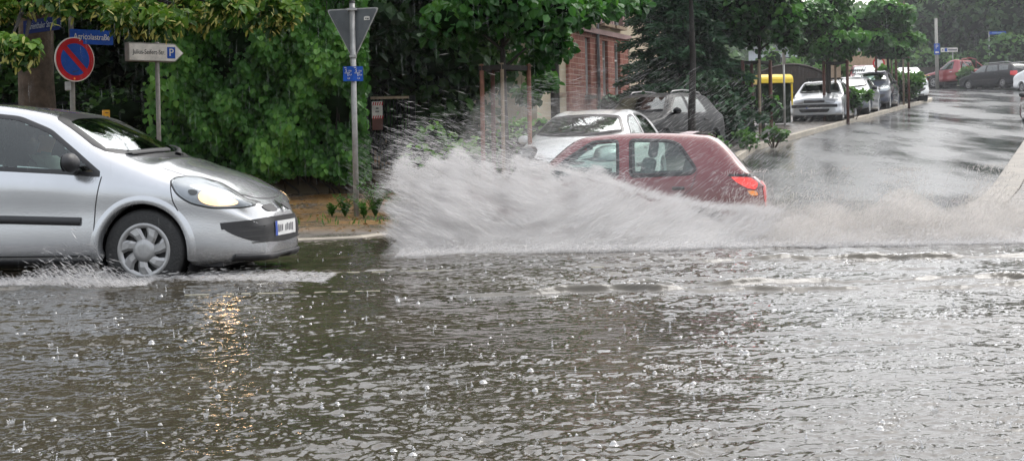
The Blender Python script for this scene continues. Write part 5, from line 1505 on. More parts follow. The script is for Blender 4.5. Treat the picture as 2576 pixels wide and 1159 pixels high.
def direction_sign():
    Y = 20.0; c = at(396, 133, Y); zb = float(pave_z(Y))
    r = empty('direction_sign', (wx(399, Y, 370), Y, zb), 0, 'white arrow-shaped sign reading Julius-Seifert-Str. with blue parking symbol on a grey post', 'direction sign')
    top = c.z - zb
    b = MB(); b.tube([(0, .03, -.2), (0, .03, top + .15)], .032, 14); b.build('post', M['galvdull'], r)
    yaw = R(42); h = .13; w = .86
    cc = V3(c.x - r.location.x, -.05, top)
    P = [(-w / 2, -h), (w / 2 - .16, -h), (w / 2 - .13, -h * .93), (w / 2, 0), (w / 2 - .13, h * .93), (w / 2 - .16, h), (-w / 2, h)]
    board(P, .11, cc, yaw, 'box', M['galvdull'], r, .008)
    P2 = [(-w / 2 + .018, -h + .016), (w / 2 - .16, -h + .016), (w / 2 - .14, -h * .83), (w / 2 - .02, 0), (w / 2 - .14, h * .83), (w / 2 - .16, h - .016), (-w / 2 + .018, h - .016)]
    fw = Matrix.Rotation(yaw, 4, 'Z') @ V3(0, -1, 0); rt = Matrix.Rotation(yaw, 4, 'Z') @ V3(1, 0, 0)
    board(P2, .004, cc + fw * .005, yaw, 'face', M['signwhite'], r)
    text('Julius-Seifert-Str.', .095, M['signblack'], r, face(cc + fw * .007 - rt * .115, yaw), sxk=.78)
    board(rrect(.125, .16, .006), .003, cc + fw * .009 + rt * .225, yaw, 'parking_panel', M['signblue'], r)
    text('P', .15, M['signwhite'], r, face(cc + fw * .011 + rt * .225, yaw))
direction_sign()

def give_way_back():
    Y = 19.0; base = at(897, 545, Y); zb = base.z
    p = empty('sign_post', (base.x, Y, zb), 0, 'galvanised post rising from the weeds at the corner, carrying a triangular sign', 'sign post')
    b = MB(); b.tube([(0, 0, -.25), (0, 0, 2.86)], .038, 16); b.build('pole', M['galv'], p)
    b = MB(); b.lathe([(.041, 0), (.041, .03), (0, .04)], (0, 0, 2.85), 'Z', 14); b.build('cap', M['signblack'], p)
    yaw = R(-16)
    top = at(891, 18, Y).z
    s = empty('give_way_sign', (base.x, Y + .05, top - .36), 0, 'grey back of a triangular give way sign standing point down on the corner post', 'traffic sign')
    rz = Matrix.Rotation(yaw, 4, 'Z'); a = .375; hh = .70
    def tri(k):
        c = (0, -.05); P = [(-a, .345), (a, .345), (0, .345 - hh)]; Q = []
        for i in range(3):
            p0, p1, p2 = Vector(P[i - 1]), Vector(P[i]), Vector(P[(i + 1) % 3])
            u1 = (p0 - p1).normalized() * .05; u2 = (p2 - p1).normalized() * .05
            for t in (0, .25, .5, .75, 1):
                q = (p1 + u1) * (1 - t)**2 + 2 * p1 * t * (1 - t) + (p1 + u2) * t * t
                Q.append((c[0] + (q.x - c[0]) * k, c[1] + 0.1 + (q.y - c[1] - .1) * k))
        return Q
    board(tri(1.0), .022, rz @ V3(0, -.006, 0), yaw, 'rim', M['galv'], s)
    board(tri(.945), .01, rz @ V3(0, -.010, 0), yaw, 'back_panel', M['signgrey'], s)
    b = MB()
    for z in (.325, -.30): b.box((0, -.055, z), (.13 if z > 0 else .09, .10, .03)); b.lathe([(.046, -.022), (.046, .022)], (0, -.05, z), 'Z', 14)
    b.build('clamp', M['galv'], s)
    st = board([(-.04, -.022), (.04, -.022), (.04, .022), (.02, .03), (-.02, .03), (-.04, .022)], .003, rz @ V3(.21, -.0235, .20), yaw, 'sticker', M['signwhite'], s)
    for k, (dx, dz, w_) in enumerate(((-.012, .0, .014), (.016, -.004, .02))): board(rrect(w_, .016, .002, 3), .002, rz @ V3(.21 + dx, -.0255, .20 + dz), yaw, 'sticker_print', M['signblack'], st)
    # hydrant plates
    for sgn, t1, t2, t3 in ((-1, '250', '6,4', '4,8'), (1, '250', '8,0', '4,8')):
        c = at(888 + sgn * 12.5, 186, Y - .06)
        q = empty('hydrant_plate', c, 0, ('left' if sgn < 0 else 'right') + ' one of two small blue hydrant plates with white S and T marks', 'marker plate', 'blue plates on the corner post')
        yw = R(-10) if sgn < 0 else R(10)
        board(rrect(.136, .196, .006), .006, (0, 0, 0), yw, 'plate', M['signblue'], q)
        f = lambda x, y: face(Matrix.Rotation(yw, 4, 'Z') @ V3(x, -.003, y), yw)
        text('S', .058, M['signwhite'], q, f(-.022, .042)); text(t1, .03, M['signwhite'], q, f(.028, .036))
        board(rrect(.076, .007, .001, 3), .002, Matrix.Rotation(yw, 4, 'Z') @ V3(-.008, -.003, .010), yw, 'bar', M['signwhite'], q)
        board(rrect(.008, .042, .001, 3), .002, Matrix.Rotation(yw, 4, 'Z') @ V3(0, -.003, -.012), yw, 'stem', M['signwhite'], q)
        text(t2, .03, M['signwhite'], q, f(.036, -.014)); text(t3, .03, M['signwhite'], q, f(.008, -.062))
        board(rrect(.032, .006, .001, 3), .002, Matrix.Rotation(yw, 4, 'Z') @ V3(-.036, -.003, .082), yw, 'small_line', M['signwhite'], q)
give_way_back()

# yellow gas marker behind the silver car
def marker():
    Y = 21.5; c = at(268, 294, Y); zb = float(pave_z(Y))
    r = empty('marker_post', (c.x, Y, zb), 0, 'short post with amber yellow plates showing above the silver car bonnet', 'marker post')
    b = MB(); b.tube([(0, 0, -.2), (0, 0, c.z - zb + .02)], .025, 10); b.build('post', M['galvdull'], r)
    for dx, dz, w, h, yw in ((.02, 0, .085, .20, R(20)), (-.045, .025, .04, .15, R(-50))):
        board(rrect(w, h, .006), .01, (dx, -.04, c.z - zb + dz), yw, 'yellow_plate', M['amberpost'], r)
    b = MB()
    for dz in (.06, .0, -.06): b.box((.02, -.045, c.z - zb + dz), (.05, .004, .012), R(20))
    b.build('plate_marks', M['signblack'], r)
marker()

# ------------------------------------------------------------------ wall, fence, gate and the vine-grown hedge
def wall_of_stones():
    Y = 24.2; r = empty('garden_wall', (-5.2, Y, .2), 0, 'low mossy brown stone wall under the hanging vine', 'wall')
    g = random.Random(4); b = MB(); x = -6.0
    while x < 3.45:
        w = g.uniform(.35, .8); h = .50 + g.uniform(-.03, .03)
        b.box((x + w / 2, .12 + g.uniform(-.015, .015), h / 2 - .12), (w - .012, .30, h + .1)); x += w
    b.build('stones', M['wallstone'], r, .02)
    b = MB()
    for k in range(5):
        x0 = g.uniform(1.2, 2.6); b.tube([(x0, -.1, .36), (x0 + .1, -.13, .25), (x0 + .3, -.12, .1), (x0 + .35, -.10, -.05)], [.02, .018, .015, .01], 6)
    b.build('hanging_roots', M['barkdark'], r)
wall_of_stones()

def fence(x0, x1, Y, z0, h, label):
    r = empty('iron_fence', (x0, Y, z0), 0, label, 'fence')
    b = MB(); n = int((x1 - x0) / .12)
    for k in range(n): b.box((k * .12, 0, h / 2), (.02, .02, h))
    b.build('bars', M['iron'], r)
    b = MB(); b.box(((x1 - x0) / 2, 0, h * .97), (x1 - x0, .035, .045)); b.box(((x1 - x0) / 2, 0, .18), (x1 - x0, .035, .045)); b.build('rails', M['iron'], r)
    for k in range(int((x1 - x0) / 2.2) + 1):
        b = MB(); b.box((k * 2.2, 0, h / 2), (.08, .08, h + .05)); b.build('post', M['iron'], r)
fence(-9.6, -2.7, 24.9, .3, 1.65, 'black iron bar fence half lost behind the vine, left of the gate')
def gate():
    Y = 25.4; xa, xb = wx(934, Y, 300), wx(1030, Y, 300); zt = at(980, 246, Y).z; z0 = .26
    r = empty('iron_gate', (xa, Y, z0), 0, 'black iron bar gate with worn top rail in the dark gap beside the hedge', 'gate')
    W, Hh = xb - xa, zt - z0
    b = MB(); b.box((W / 2, 0, Hh), (W, .04, .045)); b.build('top_rail', M['rustbar'], r)
    b = MB()
    for k in range(11): b.box((.03 + (W - .06) * k / 10, 0, Hh / 2), (.022, .022, Hh))
    b.box((W / 2, 0, .12), (W, .03, .05)); b.build('bars', M['iron'], r)
    for x in (-.06, W + .06):
        b = MB(); b.box((x, 0, Hh / 2), (.1, .1, Hh + .06)); b.build('gate_post', M['iron'], r)
    b = MB(); b.tube([(-.02, -.06, Hh * .48), (.12, -.07, Hh * .45)], .012, 8); b.build('handle', M['galv'], r)
    c = at(949, 277, Y - .05)
    s = empty('notice_sign', c, 0, 'small notice with red and white striped bands hanging on the iron gate', 'notice')
    board(rrect(.19, .30, .004), .006, (0, 0, 0), 0, 'sheet', M['signwhite'], s)
    board(rrect(.185, .21, .004), .006, (0, .002, -.25), 0, 'lower_sheet', mat('faded_red', (.12, .05, .04), .6), s)
    b = MB()
    for z in (.11, -.13):
        for k in range(5):
            x = -.085 + .04 * k; M4 = face((0, -.003, z), 0)
            P = [(x, -.03), (x + .02, -.03), (x + .035, .03), (x + .015, .03)]
            vs = [M4 @ V3(p[0], p[1], 0) for p in P]; b.add(vs, [(0, 1, 2, 3)])
    b.build('stripes', M['signred'], s)
    b = MB()
    for z, w in ((.03, .05), (-.02, .07), (-.035, .07)): b.box((0, -.004, z), (w, .004, .022 if z > 0 else .01))
    b.build('print', M['signblack'], s)
gate()

def hedge():
    g = np.random.default_rng(3)
    r = empty('vine_hedge', (-5.6, 24.3, .3), 0, 'broad dense hedge of hanging green vine leaves over the garden wall', 'hedge')
    ox = np.array((-5.6, 24.3, .3))
    x0, x1, zt = wx(395, 24, 200), wx(925, 24, 200), 4.6
    N = 20500
    X = x0 + (x1 - x0) * g.random(N); Z = .62 + (zt - .62) * g.random(N)
    edge = np.clip((X - x0) / .8, 0, 1)
    k = g.random(N) < .25 + .75 * edge; X, Z = X[k], Z[k]; N = len(X)
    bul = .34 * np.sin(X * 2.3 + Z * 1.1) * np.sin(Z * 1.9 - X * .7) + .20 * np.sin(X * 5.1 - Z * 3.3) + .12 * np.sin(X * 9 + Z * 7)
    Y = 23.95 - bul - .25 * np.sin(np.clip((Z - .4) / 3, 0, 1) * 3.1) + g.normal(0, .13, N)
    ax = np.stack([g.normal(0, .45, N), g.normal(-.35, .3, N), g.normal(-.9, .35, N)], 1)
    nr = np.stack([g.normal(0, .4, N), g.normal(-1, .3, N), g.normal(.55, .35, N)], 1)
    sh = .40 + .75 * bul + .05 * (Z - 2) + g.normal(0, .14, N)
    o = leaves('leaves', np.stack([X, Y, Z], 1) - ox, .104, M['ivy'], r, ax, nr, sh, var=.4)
    # ragged creepers hanging over the wall
    n = 1500; X2 = x0 + (x1 - x0) * g.random(n); Z2 = .68 - .20 * g.random(n) * (.5 + .5 * np.sin(X2 * 4)); Y2 = 23.85 - .15 * g.random(n)
    leaves('hanging_fringe', np.stack([X2, Y2, Z2], 1) - ox, .11, M['ivy'], r, np.stack([g.normal(0, .4, n), g.normal(-.3, .3, n), -np.ones(n)], 1), None, .4 + g.normal(0, .15, n))
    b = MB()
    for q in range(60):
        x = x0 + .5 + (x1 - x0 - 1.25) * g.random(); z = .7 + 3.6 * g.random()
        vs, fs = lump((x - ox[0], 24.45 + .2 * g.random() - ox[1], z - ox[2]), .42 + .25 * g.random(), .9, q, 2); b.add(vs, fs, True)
    b.build('shade_core', M['core'], r)
    b = MB()
    for q in range(26):
        x = x0 + (x1 - x0) * g.random(); z = .45
        pts = [V3(x - ox[0], -.25, .1)]
        for s in range(6): pts.append(pts[-1] + V3(g.normal(0, .12), g.normal(-.03, .06), .6))
        b.tube(pts, [.018 - .002 * s for s in range(7)], 5)
    b.build('stems', M['barkdark'], r)
hedge()

def shrub(name, c, rx, rz, n, leaf, m, label, cat='shrub', seed=1, group=None, flowers=0, core=True, ry=None, droop=.2):
    g = np.random.default_rng(seed)
    r = empty(name, c, 0, label, cat, group); ry = ry or rx
    cs = [np.array((g.normal(0, .42) * rx, g.normal(0, .42) * ry, rz * (.35 + 1.05 * g.random()))) for _ in range(max(7, int(8 * rx / max(rz, .2))))]
    rad = [min(rx, rz) * g.uniform(.38, .62) for _ in cs]
    P, sh = clump_points(cs, rad, [n // len(cs)] * len(cs), .95)
    P[:, 2] = np.maximum(P[:, 2], .03)
    leaves('leaves', P, leaf, m, r, shade=sh, droop=droop)
    b = MB()
    for c_ in cs: b.tube([(c_[0] * .2, c_[1] * .2, -.05), (c_[0] * .7, c_[1] * .7, c_[2] * .55), tuple(c_)], [.014, .010, .004], 5)
    b.build('stems', M['bark'], r)
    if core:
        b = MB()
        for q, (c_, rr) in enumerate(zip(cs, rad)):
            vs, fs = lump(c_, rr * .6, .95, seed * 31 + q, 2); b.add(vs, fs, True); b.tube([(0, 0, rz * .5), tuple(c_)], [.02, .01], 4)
        b.build('shade_core', M['core'], r)
    if flowers:
        i = g.choice(len(P), flowers); Q = P[i] * (1.12, 1.12, 1.05)
        leaves('flowers', Q, .07, M['flower'], r, droop=-.3)
    return r

def weeds():
    for q, (x, y, Y, h, n, lab) in enumerate(((945, 560, 18.9, .48, 22, 'tall leafy weed right of the corner sign post'), (868, 552, 19.0, .30, 12, 'small weed left of the corner sign post'), (916, 562, 18.6, .22, 10, 'low weed at the foot of the corner sign post'), (990, 566, 18.3, .34, 14, 'weed beside the kerb, edge of the spray'), (835, 552, 19.1, .16, 8, 'tiny weed tuft left on the brown verge'))):
        g = np.random.default_rng(40 + q); z = float(pave_z(Y)); c = at(x, y, Y)
        r = empty('weed', (c.x, Y, z), 0, lab, 'weed', 'weeds round the corner sign post')
        b = MB(); P = []; A = []
        for s in range(n):
            a = g.random() * 6.28; l = h * g.uniform(.5, 1.05); lean = g.uniform(.1, .85)
            tip = V3(math.cos(a) * lean * l, math.sin(a) * lean * l, l)
            b.tube([(0, 0, -.02), tuple(tip * .5 + V3(0, 0, .1 * l)), tuple(tip)], [.005, .004, .002], 4, False)
            for t in np.linspace(.15, 1, 18):
                p = tip * t + V3(0, 0, .1 * l * math.sin(t * 3.1)); aa = g.random() * 6.28
                P.append(p); A.append((math.cos(aa), math.sin(aa), .35))
        b.build('stems', M['weed'], r)
        leaves('leaves', np.array(P), .05, M['weed'], r, np.array(A), None, .35 + .3 * np.array([p[2] for p in P]) / h, shape=_LEAF * (1, .45, 1))
weeds()
def fallen():
    g = np.random.default_rng(8); n = 900
    Y = 15.2 + 8.3 * g.random(n); X = -6.5 + 6.0 * g.random(n); Z = pave_z(Y) + .012
    o = leaves('fallen_leaves', np.stack([X, Y, Z], 1), .05, M['litterleaf'], None, np.stack([g.normal(size=n), g.normal(size=n), g.normal(0, .15, n)], 1), np.stack([g.normal(0, .3, n), g.normal(0, .3, n), np.ones(n)], 1))
    tag(o, 'brown fallen leaves and blossom strewn over the verge by the wall', 'leaf litter', kind='stuff')
    n = 130; Y = 17.0 + 2.2 * g.random(n)**2; X = -3.6 + 3.0 * g.random(n); Z = pave_z(Y)
    o = leaves('verge_grass', np.stack([X, Y, Z], 1), .075, M['weed'], None, np.stack([g.normal(0, .4, n), g.normal(0, .4, n), np.ones(n)], 1), None, None, shape=_NEEDLE)
    tag(o, 'thin low grass along the kerb by the corner sign', 'grass', kind='stuff')
fallen()

# ------------------------------------------------------------------ trees
# big linden on the left: trunk behind the fence, flowering branches hanging into the top of the picture
def linden():
    g = np.random.default_rng(5)
    base = V3(wx(95, 24.0, 250), 24.0, .3)
    r = empty('linden_tree', base, 0, 'old linden with thick brown trunk and pale flowering branches overhanging the left signs', 'tree')
    o_ = np.array(base)
    b = MB(); b.tube([(0, 0, -.4), (.02, 0, .6), (-.02, 0, 2), (.05, 0, 5), (.2, 0, 9)], [.40, .33, .29, .26, .12], 16); b.build('trunk', M['bark'], r)
    cs = []; rad = []
    pts = [(15, 25), (95, 5), (60, 128), (25, 112), (150, 5), (212, 10), (300, 40), (330, 48), (395, 50), (365, 20), (450, 48), (300, 15), (520, 40), (585, 22), (640, 42), (695, 58), (725, 30), (560, 8), (470, 5), (215, 5), (665, 5), (420, 62), (352, 60)]
    for q, (x, y) in enumerate(pts):
        Y = g.uniform(16.3, 18.8)
        if (x, y) in ((60, 128), (25, 112)): Y = 15.5
        cs.append(np.array(at(x, y - 4, Y)) - o_); rad.append(g.uniform(.17, .26))
    low = len(cs)
    for q in range(46):                                            # the crown above the picture
        c = np.array((g.normal(1.2, 2.6), g.normal(-3.9, 1.7), g.uniform(3.9, 8.5))); cs.append(c); rad.append(g.uniform(.7, 1.25))
    P, sh = clump_points(cs[:low], rad[:low], [150] * low, .8)
    P2, sh2 = clump_points(cs[low:], rad[low:], [190] * (len(cs) - low), .7)
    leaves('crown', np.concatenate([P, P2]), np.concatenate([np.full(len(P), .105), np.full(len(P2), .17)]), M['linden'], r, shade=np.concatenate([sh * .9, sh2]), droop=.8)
    i = g.choice(len(P), 1500); i2 = g.choice(len(P2), 700)
    Q = np.concatenate([P[i], P2[i2]]); n = len(Q)
    leaves('blossom', Q + g.normal(0, .03, (n, 3)) - (0, .03, .03), .085, M['bract'], r, np.stack([g.normal(0, .6, n), g.normal(-.2, .4, n), g.normal(-.8, .4, n)], 1), None, None, shape=np.array([(0, 0, 0), (.2, .16, .02), (.8, .13, .02), (1, 0, -.05), (.8, -.13, .02), (.2, -.16, .02)]))
    b = MB()
    for c in cs:
        p1 = V3(*c); p0 = V3(.1, 0, min(max(3.2, c[2] * .6), 8.5)); b.tube([p0, p0.lerp(p1, .5) + V3(0, 0, .35), p1], [.09 if c[2] > 4 else .05, .05, .008], 6)
    b.build('limbs', M['barkdark'], r)
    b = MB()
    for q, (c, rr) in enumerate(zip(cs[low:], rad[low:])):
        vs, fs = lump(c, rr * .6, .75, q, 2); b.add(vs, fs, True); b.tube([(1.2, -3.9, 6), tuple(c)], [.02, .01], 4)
    b.build('shade_core', M['core'], r)
linden()

# the shaded wood behind fence and hedge
for q, (x, Y, h, cz, rx, rz, lab) in enumerate((
        (-10.6, 28.5, 13, 6.2, 3.4, 5.6, 'dark shaded tree filling the left edge behind the fence'),
        (-6.6, 29.5, 11, 5.2, 3.2, 4.6, 'dark shaded tree behind the hedge, left of the direction sign'),
        (-3.2, 28.8, 10, 4.9, 2.9, 4.4, 'dark shaded tree rising behind the triangular sign'),
        (-1.7, 29.6, 9, 4.4, 1.9, 4.0, 'dark shaded tree above the iron gate'),
        (-14.5, 33, 14, 7, 4.2, 6.2, 'dark shaded tree farthest left, beyond the fence'),
        (-11.5, 37, 9, 4.0, 4.2, 3.6, 'low dark tree closing the gap behind the left signs'),
        (-4.8, 36, 12, 6, 5.0, 5, 'tall tree standing deepest in the dark wood'),)):
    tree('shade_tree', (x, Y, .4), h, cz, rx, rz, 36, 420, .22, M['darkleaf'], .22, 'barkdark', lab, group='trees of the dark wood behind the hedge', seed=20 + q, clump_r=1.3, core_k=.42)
for q, (x, y, Y, rx, rz, n, lab) in enumerate(((20, 330, 27.2, 1.3, .8, 900, 'dark shrub under the linden at the left edge'), (240, 330, 26.6, 1.3, 1.25, 1500, 'dark shrub behind the yellow marker'), (350, 330, 25.8, 1.3, 1.1, 1400, 'dark shrub behind the direction sign post'), (1085, 420, 24.6, .62, .75, 900, 'leafy green shrub right of the iron gate'), (1180, 420, 25.2, .7, .6, 800, 'low shrub left of the red-brown stakes'), (1385, 400, 26.5, .9, .95, 1000, 'shrub behind the white hatchback'), (1290, 410, 26.0, .8, .7, 800, 'shrub between the stakes and the white hatchback'))):
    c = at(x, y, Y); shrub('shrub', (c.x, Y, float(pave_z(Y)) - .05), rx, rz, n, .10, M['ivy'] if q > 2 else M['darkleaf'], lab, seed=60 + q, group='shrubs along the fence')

def stakes(tree_name, X, Y, pts, bar_z, label, mats):
    """support frame of upright stakes with cross battens round a young tree"""
    z0 = float(pave_z(Y)); r = empty('tree_stakes', (X, Y, z0), 0, label, 'tree stakes')
    for (dx, dy, mk, rr) in pts:
        b = MB(); b.tube([(dx, dy, -.3), (dx + .01, dy, bar_z + .06)], rr, 10); b.build('stake', M[mk], r)
    b = MB()
    ps = [(p[0], p[1]) for p in pts]; ps = sorted(ps, key=lambda p: math.atan2(p[1] - sum(q[1] for q in ps) / len(ps), p[0] - sum(q[0] for q in ps) / len(ps)))
    for i in range(len(ps)):
        a, c = ps[i], ps[(i + 1) % len(ps)]; L = math.hypot(c[0] - a[0], c[1] - a[1])
        b.box(((a[0] + c[0]) / 2, (a[1] + c[1]) / 2, bar_z), (L + .08, .03, .07), math.atan2(c[1] - a[1], c[0] - a[0]))
    b.build('battens', M['stakedark'], r)
    return r

# young linden with four stakes in front of the white car
def mid_tree():
    Y = 21.6; X = wx(1268, Y, 200); z0 = float(pave_z(Y))
    tree('young_linden', (X, Y, z0), 5.2, 3.35, 1.15, 1.35, 26, 210, .132, M['street'], .06, 'barkdark', 'young linden with large fresh leaves held by four stakes left of the white hatchback', seed=71, clump_r=.46, core=True, droop=1.0)
    zb = at(1270, 172, Y).z - z0
    P = []
    for x, y, dy, mk in ((1213, 300, -.1, 'stakered'), (1240, 300, .45, 'stake'), (1264, 300, -.35, 'stakepale'), (1331, 300, .1, 'stakered')): P.append((wx(x, Y + dy, y) - X, dy, mk, .034 if mk != 'stakepale' else .028))
    stakes('', X, Y, P, zb, 'four tall weathered stakes with dark battens in the spray beside the white hatchback', None)
    # long side branches reaching over the white car
    g = np.random.default_rng(9); r = empty('linden_tree', (wx(1392, 27, 30), 27.0, float(pave_z(27))), 0, 'leafy branches of a street tree reaching over the brick house', 'tree')
    o_ = np.array(r.location); cs = []
    for (x, y, Yq) in ((1330, 10, 22.5), (1390, 40, 22.8), (1440, 40, 23), (1480, 20, 23.2), (1400, 120, 22.8), (1350, 150, 22.6), (1520, 15, 24), (1560, 5, 24.5), (1600, 12, 25), (1360, 90, 22.5), (1365, 200, 24), (1330, 235, 24), (1410, 5, 23), (1500, -25, 24), (1580, -30, 25), (1400, -60, 23), (1320, -50, 23)): cs.append(np.array(at(x, y, Yq)) - o_)
    rad = [g.uniform(.22, .36) for _ in cs]
    P, sh = clump_points(cs, rad, [150] * len(cs), .75)
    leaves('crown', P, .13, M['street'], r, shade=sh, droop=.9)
    b = MB(); b.tube([(0, 0, -.3), (0, 0, 2.4), (.1, -.5, 3.4), (.3, -1.4, 4.6)], [.10, .08, .06, .03], 10); b.build('trunk', M['barkdark'], r)
    b = MB()
    for c in cs:
        p1 = V3(*c); p0 = V3(-.1, -.6, 3.3); b.tube([p0, p0.lerp(p1, .5) + V3(0, 0, .25), p1], [.035, .02, .006], 6)
    b.build('limbs', M['barkdark'], r)
mid_tree()

# dark-stemmed street tree in front of the conifer
Yt = 31.0
tree('street_tree', (wx(1738, Yt, 200), Yt, float(pave_z(Yt))), 6.0, 4.55, 1.5, 1.0, 20, 170, .17, M['street'], .085, 'barkdark', 'street tree with slender black trunk in front of the conifer', seed=81, clump_r=.55)

def conifer():
    Y = 38.0; X = wx(1722, Y, 200); z0 = 1.05; g = np.random.default_rng(17)
    r = empty('conifer_tree', (X, Y, z0), 0, 'broad dark conifer with tiers of drooping branches beside the brick house', 'tree')
    b = MB(); b.tube([(0, 0, -.3), (0, 0, 3), (0, 0, 7.5)], [.20, .15, .03], 12); b.build('trunk', M['barkdark'], r)
    P = []; A = []; S = []; bb = MB()
    z = .55
    while z < 7.4:
        R0 = 1.95 * (1 - z / 8.2)**.8 + .12
        nb_ = 9
        for k in range(nb_):
            a = 2 * math.pi * (k + g.random() * .7) / nb_ + z; L = R0 * g.uniform(.7, 1.18)
            d = np.array((math.cos(a), math.sin(a), 0)); sag = -.16 * L + .05
            bb.tube([(0, 0, z), tuple(d * L * .5 + (0, 0, z + .05)), tuple(d * L + (0, 0, z + sag))], [.028, .018, .005], 5)
            m = int(230 * L + 40); t = g.random(m)**.7; sd = np.cross(d, (0, 0, 1)); wdt = .30 * L * (1 - t * .75) + .05
            off = g.normal(0, .5, m) * wdt
            p = d[None] * (t * L)[:, None] + sd[None] * off[:, None]; p[:, 2] = z + .05 * np.sin(t * 3) + sag * t**2 - .10 * np.abs(off) + g.normal(0, .06, m)
            P.append(p); A.append(d[None] * .8 + sd[None] * np.sign(off)[:, None] * .7 + g.normal(0, .3, (m, 3)) + np.array((0, 0, -.15))); S.append(.30 + .5 * t + g.normal(0, .12, m) + .12 * (z / 7))
        z += g.uniform(.28, .40)
    bb.build('branches', M['barkdark'], r)
    P = np.concatenate(P); A = np.concatenate(A); S = np.concatenate(S)
    leaves('needles', P, .17, M['conifer'], r, A, None, S - .08, shape=_NEEDLE * (1, 1.3, 1))
conifer()
for q, (x, y, Y, rx, rz, lab) in enumerate(((1600, 330, 33, 1.2, .9, 'dark low shrub at the foot of the conifer, left side'), (1790, 320, 35, 1.5, 1.1, 'dark shrub right of the conifer trunk'), (1850, 300, 38, 1.4, 1.0, 'dark shrub left of the yellow lidded bin'))):
    c = at(x, y, Y); shrub('shrub', (c.x, Y, float(pave_z(Y)) - .1), rx, rz, 1300, .13, M['conifer'] if q < 2 else M['street'], lab, seed=90 + q, group='shrubs in front of the conifer')

# row of staked street trees
row = ((1912, 60, 37.5, 1.15, .95, .15, 'first staked street tree right of the conifer', [(1868, -.2, 'stake'), (1890, .35, 'stake'), (1909, -.4, 'stakepale'), (1937, .1, 'stake')]),
       (2085, 95, 47.0, 1.35, 1.25, .17, 'staked street tree above the light silver hatchback', [(2072, -.3, 'stake'), (2086, .4, 'barkdark'), (2101, .5, 'stakepale'), (2131, -.35, 'stake')]),
       (2225, 85, 59.0, 1.45, 1.35, .19, 'staked street tree above the yellow flowered bush', [(2204, -.3, 'stake'), (2243, .2, 'stakepale'), (2254, -.6, 'stake'), (2272, .5, 'stakepale'), (2285, .1, 'stake')]))
for q, (x, y, Y, rx, rz, lf, lab, st) in enumerate(row):
    X = wx(x, Y, y); z0 = float(pave_z(Y)); cz = at(x, y - 20, Y).z - z0
    tree('street_tree', (X, Y, z0), cz + rz * .7, cz, rx, rz, 24, 190, lf, M['street'], .07, 'barkdark', lab, group='staked street trees along the kerb', seed=100 + q, clump_r=.55)
    bz = at(x, {0: 158, 1: 160, 2: 147}[q], Y).z - z0
    stakes('', X, Y, [(wx(px, Y + dy, 200) - X, dy, mk, .05 if mk != 'stakepale' else .04) for px, dy, mk in st], bz,
           ('red-brown stakes around the first tree right of the conifer', 'red-brown stakes standing behind the light silver hatchback', 'red-brown stakes rising out of the yellow flowered bush')[q], None)

# bushes on the island
c = at(2282, 276, 62.5); shrub('flowering_bush', (c.x, 62.5, float(pave_z(62.5))), 1.05, .95, 2600, .17, M['weed'], 'leafy bush with yellow flowers on the kerb island tip', 'bush', 111, None, 70, droop=-.3)
c = at(2160, 285, 48.5); shrub('kerb_bush', (11.6, 48.3, float(pave_z(48.3))), .55, .62, 900, .13, M['weed'], 'small leafy bush between the light silver and dark grey cars', 'bush', 112, droop=-.3)
for q, (x, y, Y) in enumerate(((1805, 370, 31.5), (1880, 345, 33.5), (1945, 338, 35))):
    c = at(x, y, Y); shrub('verge_plant', (c.x, Y, float(pave_z(Y)) - .03), .34, .30, 300, .10, M['weed'], ('rough green plant on the verge, nearest the white hatchback', 'rough green plant on the verge below the first stakes', 'rough green plant on the verge left of the light silver hatchback')[q], 'plant', 120 + q, 'plants on the kerb verge', core=False, droop=-.2)

# big trees on the far right, beyond the bend
for q, (x, Y, cz, rx, rz, n, lab) in enumerate(((2385, 104, 4.6, 3.4, 3.0, 26, 'large dark tree behind the pale lamp post'), (2535, 100, 8.0, 2.7, 4.4, 28, 'large dark tree behind the black estate car'), (2610, 95, 7.8, 2.8, 4.6, 30, 'large dark tree at the right edge above the white van'),  (2455, 108, 4.8, 3.0, 3.2, 26, 'lower tree farther back between the lamp post and the white van'), (2480, 122, 5.5, 3.4, 3.4, 26, 'tree deepest in the background above the black estate'))):
    X = wx(x, Y, 100); tree('broadleaf_tree', (X, Y, float(road_z(Y)) + .1), cz + rz * .6, cz, rx, rz, n, 170, .42, M['fardark'], .30, 'barkdark', lab, group='large trees beyond the bend', seed=130 + q, clump_r=1.75)
for q, (x, y, Y, rx, rz, mk, lab) in enumerate(((2310, 200, 96, 1.9, 1.35, 'farleaf', 'pale green round shrub behind the dark picket fence'), (2446, 214, 86.5, .6, .95, 'farleaf', 'green bush between the red pickup and the black estate'), (2560, 190, 91, 2.2, 2.0, 'farleaf', 'bright green bush behind the black estate, right side'), (2500, 180, 96, 2.4, 1.9, 'farleaf', 'bright green bush behind the black estate, left side'), (2375, 190, 99, 2.6, 1.6, 'fardark', 'brownish shrub behind the red pickup'), (2050, 230, 60, 1.6, 1.2, 'farleaf', 'green shrub inside the garden behind the light silver hatchback'), (1990, 190, 66, 2.4, 1.5, 'farleaf', 'pale green shrub above the arched gate'))):
    c = at(x, y, Y); zz = float(road_z(Y)) + .1; shrub('garden_shrub', (c.x, Y, zz), rx, rz, 1300, .26, M[mk], lab, 'shrub', 140 + q, 'garden shrubs along the far road')

